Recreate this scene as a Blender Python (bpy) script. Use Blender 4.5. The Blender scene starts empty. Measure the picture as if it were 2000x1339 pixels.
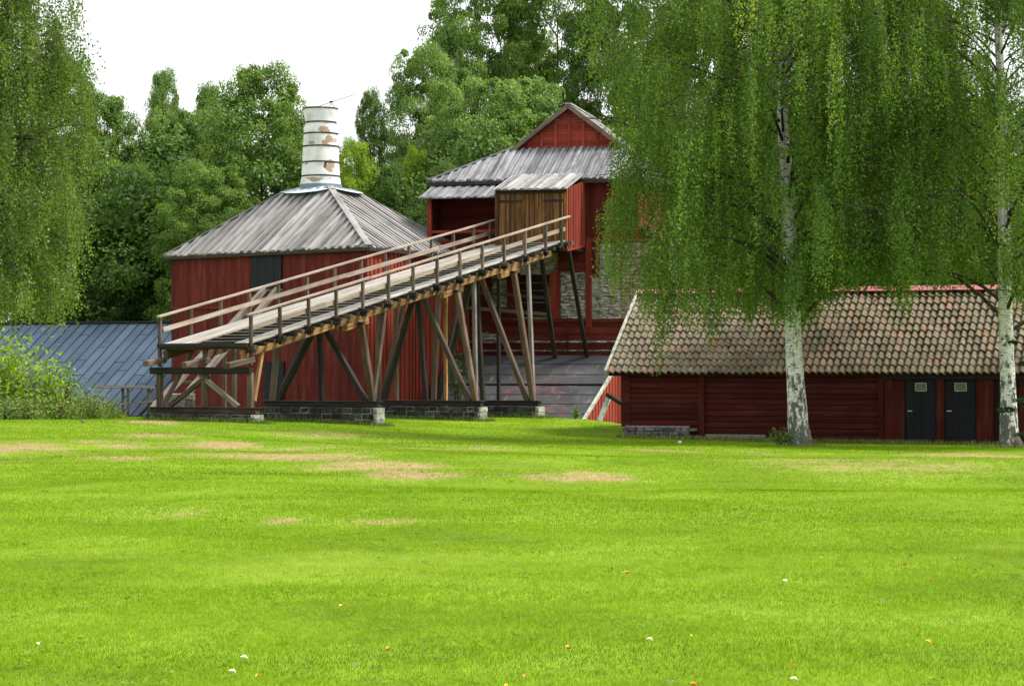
import bpy, math, random
import numpy as np
from mathutils import Vector
R_ = math.radians
F = 4500.0; CZ = 1.7; VH = 729.0      # focal length in pixels, camera height, row of the horizon

# ------------------------------------------------------------------ camera, world, sun, exposure
sc = bpy.context.scene
col = sc.collection
cam = bpy.data.cameras.new("camera"); camo = bpy.data.objects.new("camera", cam); col.objects.link(camo)
camo.location = (0, 0, CZ); camo.rotation_euler = (R_(90), 0, 0)
cam.sensor_width = 36; cam.lens = 36*F/2000; cam.shift_y = (VH-669.5)/2000
cam.clip_start = 0.5; cam.clip_end = 3000
sc.camera = camo
w = bpy.data.worlds.new("World"); sc.world = w; w.use_nodes = True
wn = w.node_tree; bg = wn.nodes['Background']
SUN_AZ, SUN_EL = 84.0, 52.0            # azimuth measured from +Y towards +X
sky = wn.nodes.new('ShaderNodeTexSky'); sky.sky_type = 'NISHITA'; sky.sun_disc = False
sky.sun_elevation = R_(SUN_EL); sky.sun_rotation = R_(SUN_AZ)
sky.dust_density = 4.0; sky.air_density = 1.0; sky.ozone_density = 1.0
mixw = wn.nodes.new('ShaderNodeMixRGB'); mixw.inputs[0].default_value = 0.8
mixw.inputs[2].default_value = (8.6, 8.7, 8.8, 1)   # bright thin overcast in front of the blue
wn.links.new(sky.outputs[0], mixw.inputs[1]); wn.links.new(mixw.outputs[0], bg.inputs[0])
bg.inputs[1].default_value = 0.115
sl = bpy.data.lights.new("sun", 'SUN'); sl.energy = 3.7; sl.angle = R_(16); sl.color = (1, .95, .86)
so = bpy.data.objects.new("sun", sl); col.objects.link(so)
sd = Vector((math.sin(R_(SUN_AZ))*math.cos(R_(SUN_EL)), math.cos(R_(SUN_AZ))*math.cos(R_(SUN_EL)), math.sin(R_(SUN_EL))))
so.rotation_euler = sd.to_track_quat('Z', 'Y').to_euler(); so.location = (0, 0, 40)
sc.view_settings.view_transform = 'Standard'; sc.view_settings.look = 'None'
sc.view_settings.exposure = 0.66; sc.view_settings.gamma = 1.0
sc.render.engine = 'CYCLES'
sc.cycles.max_bounces = 6; sc.cycles.diffuse_bounces = 3; sc.cycles.glossy_bounces = 2
sc.cycles.transmission_bounces = 4; sc.cycles.transparent_max_bounces = 4
rnd = random.Random(7)
V = Vector
UP = V((0, 0, 1))

def P(u, v, Y): return V(((u-1000)/F*Y, Y, CZ+(VH-v)/F*Y))
def lerp(a, b, t): return a+(b-a)*t
def smooth(a, b, x):
    t = min(1, max(0, (x-a)/(b-a))); return t*t*(3-2*t)

# ------------------------------------------------------------------ materials
def newmat(name):
    m = bpy.data.materials.new(name); m.use_nodes = True
    return m, m.node_tree.nodes, m.node_tree.links, m.node_tree.nodes['Principled BSDF']
def ramp(n, stops):
    r = n.new('ShaderNodeValToRGB'); cr = r.color_ramp
    while len(cr.elements) < len(stops): cr.elements.new(0.5)
    for e, (p, c) in zip(cr.elements, stops): e.position = p; e.color = (*c, 1)
    return r
def grain(name, c0, c1, scale=(.7, 9, 9), rough=.85, tone=.35, bump=.25, dirt=None, dirt_amt=.5, dist=.02, spec=.2):
    """planks: streaks along each piece, a tone of its own for every board, blotches of weathering"""
    m, n, l, b = newmat(name)
    a = n.new('ShaderNodeAttribute'); a.attribute_name = 'guv'
    mp = n.new('ShaderNodeMapping'); mp.inputs['Scale'].default_value = scale; l.new(a.outputs['Vector'], mp.inputs[0])
    no = n.new('ShaderNodeTexNoise'); no.inputs['Scale'].default_value = 1.0; no.inputs['Detail'].default_value = 6; no.inputs['Roughness'].default_value = .65
    l.new(mp.outputs[0], no.inputs[0])
    r = ramp(n, [(.32, c0), (.68, c1)]); l.new(no.outputs[0], r.inputs[0])
    out = r.outputs[0]
    if dirt:
        n2 = n.new('ShaderNodeTexNoise'); n2.inputs['Scale'].default_value = 1.0; n2.inputs['Detail'].default_value = 5
        mp2 = n.new('ShaderNodeMapping'); mp2.inputs['Scale'].default_value = (.9, 2.2, 2.2); l.new(a.outputs['Vector'], mp2.inputs[0]); l.new(mp2.outputs[0], n2.inputs[0])
        r2 = ramp(n, [(.48, (0, 0, 0)), (.66, (dirt_amt,)*3)]); l.new(n2.outputs[0], r2.inputs[0])
        mx = n.new('ShaderNodeMixRGB'); l.new(r2.outputs[0], mx.inputs[0]); l.new(out, mx.inputs[1]); mx.inputs[2].default_value = (*dirt, 1)
        out = mx.outputs[0]
    t = n.new('ShaderNodeAttribute'); t.attribute_name = 'tone'
    mr = n.new('ShaderNodeMapRange'); mr.inputs['To Min'].default_value = 1-tone; mr.inputs['To Max'].default_value = 1+tone; l.new(t.outputs['Fac'], mr.inputs[0])
    h = n.new('ShaderNodeHueSaturation'); l.new(mr.outputs[0], h.inputs['Value']); l.new(out, h.inputs['Color'])
    l.new(h.outputs[0], b.inputs['Base Color'])
    b.inputs['Roughness'].default_value = rough; b.inputs['Specular IOR Level'].default_value = spec
    bp = n.new('ShaderNodeBump'); bp.inputs['Strength'].default_value = bump; bp.inputs['Distance'].default_value = dist
    l.new(no.outputs[0], bp.inputs['Height']); l.new(bp.outputs[0], b.inputs['Normal'])
    return m
def blotch(name, stops, scale=3.0, rough=.9, bump=.4, tone=.0, dist=.03, detail=6, stretch=(1, 1, 1), spec=.2, metal=0):
    m, n, l, b = newmat(name)
    tc = n.new('ShaderNodeTexCoord'); mp = n.new('ShaderNodeMapping'); mp.inputs['Scale'].default_value = stretch
    l.new(tc.outputs['Object'], mp.inputs[0])
    no = n.new('ShaderNodeTexNoise'); no.inputs['Scale'].default_value = scale; no.inputs['Detail'].default_value = detail; no.inputs['Roughness'].default_value = .65
    l.new(mp.outputs[0], no.inputs[0])
    r = ramp(n, stops); l.new(no.outputs[0], r.inputs[0])
    out = r.outputs[0]
    if tone:
        t = n.new('ShaderNodeAttribute'); t.attribute_name = 'tone'
        mr = n.new('ShaderNodeMapRange'); mr.inputs['To Min'].default_value = 1-tone; mr.inputs['To Max'].default_value = 1+tone; l.new(t.outputs['Fac'], mr.inputs[0])
        h = n.new('ShaderNodeHueSaturation'); l.new(mr.outputs[0], h.inputs['Value']); l.new(out, h.inputs['Color']); out = h.outputs[0]
    l.new(out, b.inputs['Base Color']); b.inputs['Roughness'].default_value = rough; b.inputs['Specular IOR Level'].default_value = spec
    b.inputs['Metallic'].default_value = metal
    if bump:
        bp = n.new('ShaderNodeBump'); bp.inputs['Strength'].default_value = bump; bp.inputs['Distance'].default_value = dist
        l.new(no.outputs[0], bp.inputs['Height']); l.new(bp.outputs[0], b.inputs['Normal'])
    return m
def leafmat(name, stops, trans=.35, rough=.55, tcol=1.0, tyel=1.15):
    m, n, l, b = newmat(name)
    t = n.new('ShaderNodeAttribute'); t.attribute_name = 'tone'
    oi = n.new('ShaderNodeObjectInfo')
    r = ramp(n, stops); l.new(t.outputs['Fac'], r.inputs[0])
    l.new(r.outputs[0], b.inputs['Base Color']); b.inputs['Roughness'].default_value = rough; b.inputs['Specular IOR Level'].default_value = .25
    tr = n.new('ShaderNodeBsdfTranslucent')
    mul = n.new('ShaderNodeMixRGB'); mul.blend_type = 'MULTIPLY'; mul.inputs[0].default_value = 1; mul.inputs[2].default_value = (tyel*1.25, 1.25*tcol, .45, 1)
    l.new(r.outputs[0], mul.inputs[1]); l.new(mul.outputs[0], tr.inputs[0])
    mx = n.new('ShaderNodeMixShader'); mx.inputs[0].default_value = trans
    l.new(b.outputs[0], mx.inputs[1]); l.new(tr.outputs[0], mx.inputs[2]); l.new(mx.outputs[0], n['Material Output'].inputs[0])
    return m

M = {}
M['roof'] = grain('weathered_roof_boards', (.22, .21, .207), (.34, .327, .32), (.5, 11, 11), tone=.34, bump=.4, dirt=(.09, .09, .085), dirt_amt=.55)
M['roofblue'] = grain('blue_grey_roof_boards', (.14, .142, .155), (.255, .256, .27), (.5, 11, 11), tone=.38, bump=.4, dirt=(.06, .065, .075), dirt_amt=.6)
M['deck'] = grain('pale_worn_deck', (.2, .188, .168), (.45, .425, .385), (.6, 12, 12), tone=.22, bump=.3, dirt=(.2, .17, .13), dirt_amt=.35)
M['rail'] = grain('grey_tan_rail', (.18, .145, .115), (.42, .36, .295), (.8, 16, 16), tone=.2, bump=.3, dirt=(.16, .11, .07), dirt_amt=.4)
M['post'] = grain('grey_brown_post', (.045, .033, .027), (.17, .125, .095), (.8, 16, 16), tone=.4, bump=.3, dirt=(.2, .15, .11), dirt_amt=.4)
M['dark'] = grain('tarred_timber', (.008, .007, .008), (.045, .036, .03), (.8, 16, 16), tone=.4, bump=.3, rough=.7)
M['orange'] = grain('raw_pine_beam', (.13, .06, .025), (.42, .235, .1), (.9, 14, 14), tone=.3, bump=.3, dirt=(.06, .035, .02), dirt_amt=.75)
M['grey'] = grain('silvered_timber', (.1, .088, .077), (.31, .285, .255), (.8, 16, 16), tone=.3, bump=.3, dirt=(.08, .06, .045), dirt_amt=.6)
M['brownleg'] = grain('brown_leg_timber', (.035, .021, .014), (.13, .083, .052), (.8, 16, 16), tone=.4, bump=.3, dirt=(.2, .17, .14), dirt_amt=.4)
M['red'] = grain('falu_red_boards', (.084, .0115, .0098), (.128, .02, .016), (.5, 10, 10), tone=.24, bump=.3, dirt=(.165, .05, .04), dirt_amt=.4, rough=.95)  # falu red, darkened to carry the shade of its walls
M['redlight'] = grain('brighter_red_boards', (.2, .03, .019), (.3, .056, .037), (.5, 10, 10), tone=.25, bump=.25, rough=.95, dirt=(.18, .025, .017), dirt_amt=.5)  # brighter red: sunlight put into the right-hand walls' colour; gable and frames too
M['redlog'] = grain('red_logs', (.045, .007, .006), (.085, .013, .011), (.6, 9, 9), tone=.3, bump=.5, dirt=(.1, .035, .03), dirt_amt=.4, rough=.95, dist=.03)
M['hut'] = grain('brown_striped_boards', (.035, .016, .007), (.26, .125, .04), (.4, 22, 22), tone=.6, bump=.3, dirt=(.03, .02, .014), dirt_amt=.6)
M['door'] = grain('blue_black_door', (.004, .005, .009), (.011, .013, .021), (.6, 10, 10), tone=.25, bump=.2, rough=.6)
M['sillpaint'] = grain('blue_black_sill', (.014, .016, .024), (.035, .04, .055), (.6, 8, 8), tone=.1, bump=.15, rough=.35, spec=.5)
M['iron'] = blotch('black_iron', [(.4, (.012, .011, .012)), (.7, (.04, .03, .025))], 8, rough=.6)
M['white'] = blotch('limewashed_plaster', [(.25, (.55, .52, .46)), (.6, (.82, .8, .76))], 2.5, bump=.15)
M['verge'] = blotch('mossy_white_verge', [(.35, (.2, .22, .17)), (.6, (.5, .5, .46))], 5)
M['pink'] = blotch('faded_pink_metal', [(.3, (.42, .12, .13)), (.7, (.62, .23, .24))], .8, bump=0, rough=.5)
M['flash'] = blotch('galvanised_sheet', [(.3, (.3, .42, .5)), (.7, (.55, .66, .74))], 2.0, bump=.1, rough=.4, spec=.5, stretch=(3, 3, .6))
M['lead'] = blotch('dull_lead_sheet', [(.3, (.07, .1, .13)), (.7, (.17, .22, .27))], 2.0, bump=.2, rough=.5)
M['glass'] = blotch('dim_glass', [(.4, (.03, .035, .025)), (.6, (.07, .08, .05))], 6, bump=0, rough=.15, spec=.6)
M['frame'] = blotch('pale_window_frame', [(.3, (.28, .3, .22)), (.7, (.42, .42, .34))], 6, bump=0)
M['metalhandle'] = blotch('steel_handle', [(.3, (.6, .6, .6)), (.7, (.7, .7, .7))], 6, bump=0, rough=.3)
M['stone'] = blotch('dark_cut_stone', [(.3, (.014, .015, .017)), (.5, (.035, .038, .038)), (.72, (.1, .105, .09))], 5, tone=.45, bump=.7)
M['stoneend'] = blotch('pale_stone_end', [(.3, (.12, .12, .11)), (.55, (.36, .35, .31)), (.72, (.55, .53, .48))], 7, tone=.2, bump=.6)
M['rubble'] = blotch('fieldstone', [(.3, (.08, .075, .075)), (.5, (.17, .15, .145)), (.72, (.3, .26, .23))], 6, tone=.45, bump=.6)
M['mortar'] = blotch('mortar', [(.3, (.16, .15, .13)), (.7, (.3, .28, .25))], 8, bump=.5)
M['wall_stone'] = blotch('slag_and_lime_wall', [(.36, (.1, .085, .075)), (.47, (.35, .32, .295)), (.64, (.55, .52, .48))], 2.6, tone=.3, bump=.8, stretch=(1, 1, 3.2))
M['pinkstone'] = blotch('pinkish_plastered_wall', [(.36, (.2, .14, .11)), (.5, (.38, .29, .23)), (.64, (.52, .43, .36))], 2.0, tone=.2, bump=.7, stretch=(1, 1, 3))
M['dark_in'] = blotch('dark_interior', [(.3, (.012, .008, .008)), (.7, (.025, .012, .011))], 2, bump=0)  # near-black: the unlit depth of openings put into the colour

def bluemetal():
    m, n, l, b = newmat('blue_grey_sheet_roof')
    a = n.new('ShaderNodeAttribute'); a.attribute_name = 'guv'
    no = n.new('ShaderNodeTexNoise'); no.inputs['Scale'].default_value = .7; no.inputs['Detail'].default_value = 4; l.new(a.outputs['Vector'], no.inputs[0])
    r = ramp(n, [(.3, (.038, .066, .108)), (.7, (.058, .096, .145))]); l.new(no.outputs[0], r.inputs[0])
    t = n.new('ShaderNodeAttribute'); t.attribute_name = 'tone'
    mr = n.new('ShaderNodeMapRange'); mr.inputs['To Min'].default_value = .88; mr.inputs['To Max'].default_value = 1.12; l.new(t.outputs['Fac'], mr.inputs[0])
    h = n.new('ShaderNodeHueSaturation'); l.new(mr.outputs[0], h.inputs['Value']); l.new(r.outputs[0], h.inputs['Color'])
    l.new(h.outputs[0], b.inputs['Base Color']); b.inputs['Roughness'].default_value = .6; b.inputs['Specular IOR Level'].default_value = .3
    return m
M['blue'] = bluemetal()

def tarmat():
    m, n, l, b = newmat('worn_tar_paper')
    tc = n.new('ShaderNodeTexCoord')
    no = n.new('ShaderNodeTexNoise'); no.inputs['Scale'].default_value = .9; no.inputs['Detail'].default_value = 7; l.new(tc.outputs['Object'], no.inputs[0])
    r = ramp(n, [(.3, (.026, .028, .034)), (.6, (.05, .054, .062)), (.8, (.1, .1, .1))]); l.new(no.outputs[0], r.inputs[0])
    # flaked off patches showing red paint, streaks of yellow lichen
    a = n.new('ShaderNodeAttribute'); a.attribute_name = 'guv'
    mp = n.new('ShaderNodeMapping'); mp.inputs['Scale'].default_value = (6, 1.6, 1); l.new(a.outputs['Vector'], mp.inputs[0])
    n2 = n.new('ShaderNodeTexNoise'); n2.inputs['Scale'].default_value = 1.3; n2.inputs['Detail'].default_value = 6; n2.inputs['Roughness'].default_value = .7; l.new(mp.outputs[0], n2.inputs[0])
    sep = n.new('ShaderNodeSeparateXYZ'); l.new(a.outputs['Vector'], sep.inputs[0])
    def bump1(sock, c, wd):
        s = n.new('ShaderNodeMath'); s.operation = 'SUBTRACT'; l.new(sock, s.inputs[0]); s.inputs[1].default_value = c
        d = n.new('ShaderNodeMath'); d.operation = 'DIVIDE'; l.new(s.outputs[0], d.inputs[0]); d.inputs[1].default_value = wd
        p = n.new('ShaderNodeMath'); p.operation = 'MULTIPLY'; l.new(d.outputs[0], p.inputs[0]); l.new(d.outputs[0], p.inputs[1]); return p
    def spot(cv, wv, cu, wu):
        p1 = bump1(sep.outputs[0], cv, wv); p2 = bump1(sep.outputs[1], cu, wu)
        s = n.new('ShaderNodeMath'); l.new(p1.outputs[0], s.inputs[0]); l.new(p2.outputs[0], s.inputs[1])
        k = n.new('ShaderNodeMath'); k.operation = 'SUBTRACT'; k.inputs[0].default_value = 1.0; k.use_clamp = True; l.new(s.outputs[0], k.inputs[1]); return k
    s1 = spot(2.9, 1.5, .95, 2.4); s2 = spot(1.0, 1.0, 2.1, 1.2)
    mxs = n.new('ShaderNodeMath'); mxs.operation = 'MAXIMUM'; l.new(s1.outputs[0], mxs.inputs[0]); l.new(s2.outputs[0], mxs.inputs[1])
    ms = n.new('ShaderNodeMath'); ms.operation = 'MULTIPLY_ADD'; l.new(mxs.outputs[0], ms.inputs[0]); ms.inputs[1].default_value = .145; l.new(n2.outputs[0], ms.inputs[2])
    rr = ramp(n, [(.66, (0, 0, 0)), (.72, (.85, .85, .85))]); l.new(ms.outputs[0], rr.inputs[0])
    mx = n.new('ShaderNodeMixRGB'); l.new(rr.outputs[0], mx.inputs[0]); l.new(r.outputs[0], mx.inputs[1]); mx.inputs[2].default_value = (.26, .045, .035, 1)
    mp3 = n.new('ShaderNodeMapping'); mp3.inputs['Scale'].default_value = (.8, 5, 1); mp3.inputs['Rotation'].default_value = (0, 0, .35); l.new(a.outputs['Vector'], mp3.inputs[0])
    n3 = n.new('ShaderNodeTexNoise'); n3.inputs['Scale'].default_value = .8; n3.inputs['Detail'].default_value = 7; l.new(mp3.outputs[0], n3.inputs[0])
    r3 = ramp(n, [(.62, (0, 0, 0)), (.74, (.75, .75, .75))]); l.new(n3.outputs[0], r3.inputs[0])
    mx2 = n.new('ShaderNodeMixRGB'); l.new(r3.outputs[0], mx2.inputs[0]); l.new(mx.outputs[0], mx2.inputs[1]); mx2.inputs[2].default_value = (.2, .18, .11, 1)
    l.new(mx2.outputs[0], b.inputs['Base Color']); b.inputs['Roughness'].default_value = .6
    return m
M['tar'] = tarmat()

def tilemat():
    m, n, l, b = newmat('old_clay_pantiles')
    t = n.new('ShaderNodeAttribute'); t.attribute_name = 'tone'
    r = ramp(n, [(0, (.15, .128, .095)), (.2, (.195, .158, .118)), (.45, (.22, .17, .125)), (.65, (.17, .148, .1)), (.82, (.235, .165, .12)), (1, (.28, .16, .105))]); l.new(t.outputs['Fac'], r.inputs[0])
    a = n.new('ShaderNodeAttribute'); a.attribute_name = 'guv'
    no = n.new('ShaderNodeTexNoise'); no.inputs['Scale'].default_value = 7; no.inputs['Detail'].default_value = 5; l.new(a.outputs['Vector'], no.inputs[0])
    r2 = ramp(n, [(.56, (0, 0, 0)), (.68, (.55, .55, .55))]); l.new(no.outputs[0], r2.inputs[0])
    mx = n.new('ShaderNodeMixRGB'); l.new(r2.outputs[0], mx.inputs[0]); l.new(r.outputs[0], mx.inputs[1]); mx.inputs[2].default_value = (.36, .35, .29, 1)
    n3 = n.new('ShaderNodeTexNoise'); n3.inputs['Scale'].default_value = 3.1; n3.inputs['Detail'].default_value = 6; l.new(a.outputs['Vector'], n3.inputs[0])
    r3 = ramp(n, [(.3, (.5, .5, .5)), (.48, (0, 0, 0))]); l.new(n3.outputs[0], r3.inputs[0])
    mx2 = n.new('ShaderNodeMixRGB'); l.new(r3.outputs[0], mx2.inputs[0]); l.new(mx.outputs[0], mx2.inputs[1]); mx2.inputs[2].default_value = (.085, .09, .04, 1)
    l.new(mx2.outputs[0], b.inputs['Base Color']); b.inputs['Roughness'].default_value = .9; b.inputs['Specular IOR Level'].default_value = .15
    bp = n.new('ShaderNodeBump'); bp.inputs['Strength'].default_value = .4; bp.inputs['Distance'].default_value = .01; l.new(no.outputs[0], bp.inputs['Height']); l.new(bp.outputs[0], b.inputs['Normal'])
    return m
M['tile'] = tilemat()

def barkmat():
    m, n, l, b = newmat('birch_bark')
    tc = n.new('ShaderNodeTexCoord')
    def noise(sc_, st, det=5, rough=.6):
        mp = n.new('ShaderNodeMapping'); mp.inputs['Scale'].default_value = st; l.new(tc.outputs['Object'], mp.inputs[0])
        no = n.new('ShaderNodeTexNoise'); no.inputs['Scale'].default_value = sc_; no.inputs['Detail'].default_value = det; no.inputs['Roughness'].default_value = rough
        l.new(mp.outputs[0], no.inputs[0]); return no
    base = ramp(n, [(.3, (.6, .58, .55)), (.6, (.86, .84, .82))]); l.new(noise(3, (1, 1, 2)).outputs[0], base.inputs[0])
    # horizontal lenticels
    a = noise(2.2, (2.0, 2.0, 9)); ra = ramp(n, [(.57, (0, 0, 0)), (.63, (1, 1, 1))]); l.new(a.outputs[0], ra.inputs[0])
    # dark fissured plates, more of them near the ground
    c = noise(2.0, (3.2, 3.2, 1.3), 6, .7)
    sep = n.new('ShaderNodeSeparateXYZ'); l.new(tc.outputs['Object'], sep.inputs[0])
    mr = n.new('ShaderNodeMapRange'); mr.inputs['From Min'].default_value = 0; mr.inputs['From Max'].default_value = 4.5; mr.inputs['To Min'].default_value = .1; mr.inputs['To Max'].default_value = -.09
    l.new(sep.outputs[2], mr.inputs[0])
    ad = n.new('ShaderNodeMath'); l.new(c.outputs[0], ad.inputs[0]); l.new(mr.outputs[0], ad.inputs[1])
    rc = ramp(n, [(.52, (0, 0, 0)), (.56, (1, 1, 1))]); l.new(ad.outputs[0], rc.inputs[0])
    mx = n.new('ShaderNodeMixRGB'); l.new(ra.outputs[0], mx.inputs[0]); l.new(base.outputs[0], mx.inputs[1]); mx.inputs[2].default_value = (.06, .055, .05, 1)
    dk = ramp(n, [(.35, (.07, .07, .055)), (.65, (.2, .195, .17))]); l.new(noise(9, (1.5, 1.5, .6), 6, .7).outputs[0], dk.inputs[0])
    mx2 = n.new('ShaderNodeMixRGB'); l.new(rc.outputs[0], mx2.inputs[0]); l.new(mx.outputs[0], mx2.inputs[1]); l.new(dk.outputs[0], mx2.inputs[2])
    l.new(mx2.outputs[0], b.inputs['Base Color']); b.inputs['Roughness'].default_value = .85; b.inputs['Specular IOR Level'].default_value = .2
    bp = n.new('ShaderNodeBump'); bp.inputs['Strength'].default_value = .7; bp.inputs['Distance'].default_value = .04; l.new(rc.outputs[0], bp.inputs['Height']); bp.invert = True; l.new(bp.outputs[0], b.inputs['Normal'])
    return m
M['birch'] = barkmat()
M['limb'] = blotch('dark_limb_bark', [(.3, (.03, .026, .02)), (.7, (.1, .09, .075))], 6)
M['trunk'] = blotch('brown_grey_bark', [(.3, (.035, .028, .02)), (.7, (.12, .1, .08))], 4)

LEAF = {
 'birch': leafmat('birch_leaves', [(0, (.042, .1, .013)), (.5, (.104, .22, .03)), (.85, (.21, .36, .06)), (1, (.34, .38, .04))], .45, tyel=1.27),
 'olive': leafmat('olive_birch_leaves', [(0, (.05, .102, .016)), (.5, (.118, .212, .036)), (1, (.24, .36, .08))], .4, tyel=1.2),
 'dark': leafmat('dark_green_leaves', [(0, (.035, .082, .016)), (.5, (.085, .175, .034)), (1, (.19, .31, .07))], .36),
 'mid': leafmat('mid_green_leaves', [(0, (.045, .1, .016)), (.5, (.12, .23, .04)), (1, (.28, .42, .1))], .38),
 'pale': leafmat('pale_green_leaves', [(0, (.055, .12, .025)), (.5, (.14, .26, .06)), (1, (.33, .47, .15))], .38),
 'lime': leafmat('yellow_green_leaves', [(0, (.09, .17, .014)), (.5, (.2, .36, .025)), (1, (.4, .54, .05))], .4, tyel=1.3),
 'weed': leafmat('weed_leaves', [(0, (.05, .11, .015)), (.5, (.13, .22, .04)), (.8, (.27, .33, .1)), (1, (.42, .4, .2))], .35, tyel=1.2),
 'spruce': leafmat('spruce_needles', [(0, (.01, .03, .012)), (1, (.03, .07, .025))], .1),
}

# ------------------------------------------------------------------ mesh builder
class MB:
    def __init__(s): s.v = []; s.f = []; s.g = []; s.t = []
    def add(s, verts, faces, guv=None, tone=.5):
        o = len(s.v); s.v += [tuple(p) for p in verts]; s.f += [tuple(o+i for i in f) for f in faces]
        if guv is None: guv = [tuple(p) for p in verts]
        s.g += guv; s.t += [tone]*len(verts); return s
    def beam(s, a, b, w, h, up=UP, tone=None):
        """squared timber from a to b: w across, h along 'up'"""
        a = V(a); b = V(b); d = (b-a); L = d.length; d.normalize()
        x = d.cross(up)
        if x.length < 1e-4: x = d.cross(V((1, 0, 0)))
        x.normalize(); y = x.cross(d).normalized()
        ch = min(w, h)*.12; pts = []; gu = []; k = rnd.uniform(0, 50)
        prof = [(-w/2+ch, -h/2), (w/2-ch, -h/2), (w/2, -h/2+ch), (w/2, h/2-ch), (w/2-ch, h/2), (-w/2+ch, h/2), (-w/2, h/2-ch), (-w/2, -h/2+ch)]
        for q, l in ((a, 0), (b, L)):
            for (i, j) in prof: pts.append(q+x*i+y*j); gu.append((l+k, i+k*.3, j+k*.7))
        fs = [tuple(range(7, -1, -1)), tuple(range(8, 16))]+[(i, (i+1) % 8, (i+1) % 8+8, i+8) for i in range(8)]
        return s.add(pts, fs, gu, rnd.random() if tone is None else tone)
    def box(s, c0, ax, ay, az, tone=None):
        """box from corner c0 with three edge vectors"""
        c0 = V(c0); pts = [c0+ax*i+ay*j+az*k for k in (0, 1) for j in (0, 1) for i in (0, 1)]
        fs = [(0, 2, 3, 1), (4, 5, 7, 6), (0, 1, 5, 4), (2, 6, 7, 3), (0, 4, 6, 2), (1, 3, 7, 5)]
        return s.add(pts, fs, None, rnd.random() if tone is None else tone)
    def prism(s, poly, d, tone=.5):
        """a flat polygon pushed along d"""
        poly = [V(p) for p in poly]; n = len(poly); d = V(d)
        pts = poly+[p+d for p in poly]
        return s.add(pts, [tuple(range(n-1, -1, -1)), tuple(range(n, 2*n))]+[(i, (i+1) % n, (i+1) % n+n, i+n) for i in range(n)], None, tone)
    def tube(s, pts, radii, n=8, tone=.5, wob=0):
        pts = [V(p) for p in pts]; vs = []; gu = []; L = 0
        ref = V((.31, .95, .05)).normalized()
        for i, p in enumerate(pts):
            d = (pts[min(i+1, len(pts)-1)]-pts[max(i-1, 0)]).normalized()
            x = d.cross(ref)
            if x.length < .1: x = d.cross(V((1, 0, 0)))
            x.normalize(); y = d.cross(x)
            if i: L += (p-pts[i-1]).length
            for k in range(n):
                a = 2*math.pi*k/n; r = radii[i]*(1+wob*math.sin(k*2.4+i*.9)*.5+wob*rnd.uniform(-.5, .5))
                vs.append(p+x*math.cos(a)*r+y*math.sin(a)*r); gu.append((L, a*radii[i], 0))
        fs = [(i*n+k, i*n+(k+1) % n, (i+1)*n+(k+1) % n, (i+1)*n+k) for i in range(len(pts)-1) for k in range(n)]
        fs += [tuple(range(n-1, -1, -1)), tuple(range((len(pts)-1)*n, len(pts)*n))]
        return s.add(vs, fs, gu, tone)
    def boards(s, poly, u, v, nrm, width, thick=.03, alt=.025, jit=.03, gap=.0, wj=.25, tmin=0., tmax=1., split=0):
        """boards laid side by side over a convex polygon: u across the boards, v along them"""
        poly = [V(p) for p in poly]; o = poly[0]
        pu = [(p-o).dot(u) for p in poly]; pv = [(p-o).dot(v) for p in poly]; n = len(poly)
        def rng(x):
            vs = []
            for i in range(n):
                a, b = pu[i], pu[(i+1) % n]
                if (a-x)*(b-x) <= 0 and abs(a-b) > 1e-9:
                    t = (x-a)/(b-a); vs.append(pv[i]+(pv[(i+1) % n]-pv[i])*t)
            return (min(vs), max(vs)) if len(vs) > 1 else None
        x = min(pu)+.002; X = max(pu)-.002; k = 0
        while x < X-.01:
            x1 = min(X, x+width*rnd.uniform(1-wj, 1+wj)); xa, xb = x+gap/2, x1-gap/2
            ra, rb = rng(xa), rng(xb)
            if ra and rb and max(ra[1]-ra[0], rb[1]-rb[0]) > .06:
                j = rnd.uniform(-jit, jit); lift = alt if k % 2 else 0; lift += rnd.uniform(0, .3)*alt
                segs = [(0, 1)]
                if split and ra[1]-ra[0] > split*1.3:
                    c = rnd.uniform(.3, .7); segs = [(0, c), (c, 1)]
                for (s0, s1) in segs:
                    pts = []; gu = []; kk = rnd.uniform(0, 60)
                    for h in (0, thick+lift):
                        for (xx, (r0, r1)) in ((xa, ra), (xb, rb)):
                            for q in (s0, s1):
                                vv = r0+(r1-r0)*q+(j if q == 0 else 0)
                                pts.append(o+u*xx+v*vv+nrm*h); gu.append((vv+kk, xx, h+kk*.6))
                    s.add(pts, [(0, 1, 3, 2), (4, 6, 7, 5), (0, 4, 5, 1), (2, 3, 7, 6), (0, 2, 6, 4), (1, 5, 7, 3)], gu, rnd.uniform(tmin, tmax))
            x = x1; k += 1
        return s
    def build(s, name, mat, parent=None, base=None, smooth_=False):
        me = bpy.data.meshes.new(name)
        off = V((0, 0, 0))
        p = parent
        while p is not None: off = off+p.location; p = p.parent
        if base is not None: off = V(base)
        me.from_pydata([(x-off.x, y-off.y, z-off.z) for x, y, z in s.v], [], s.f)
        a = me.attributes.new('guv', 'FLOAT_VECTOR', 'POINT'); a.data.foreach_set('vector', np.array(s.g, dtype=np.float32).ravel())
        t = me.attributes.new('tone', 'FLOAT', 'POINT'); t.data.foreach_set('value', np.array(s.t, dtype=np.float32))
        if smooth_: me.polygons.foreach_set('use_smooth', [True]*len(me.polygons))
        me.materials.append(M[mat] if isinstance(mat, str) else mat); me.update()
        o = bpy.data.objects.new(name, me); col.objects.link(o)
        if parent is not None: o.parent = parent
        if base is not None: o.location = base if parent is None else (0, 0, 0)
        return o
def tag(o, label=None, cat=None, group=None, kind=None):
    if label: o['label'] = label
    if cat: o['category'] = cat
    if group: o['group'] = group
    if kind: o['kind'] = kind
    return o
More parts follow.
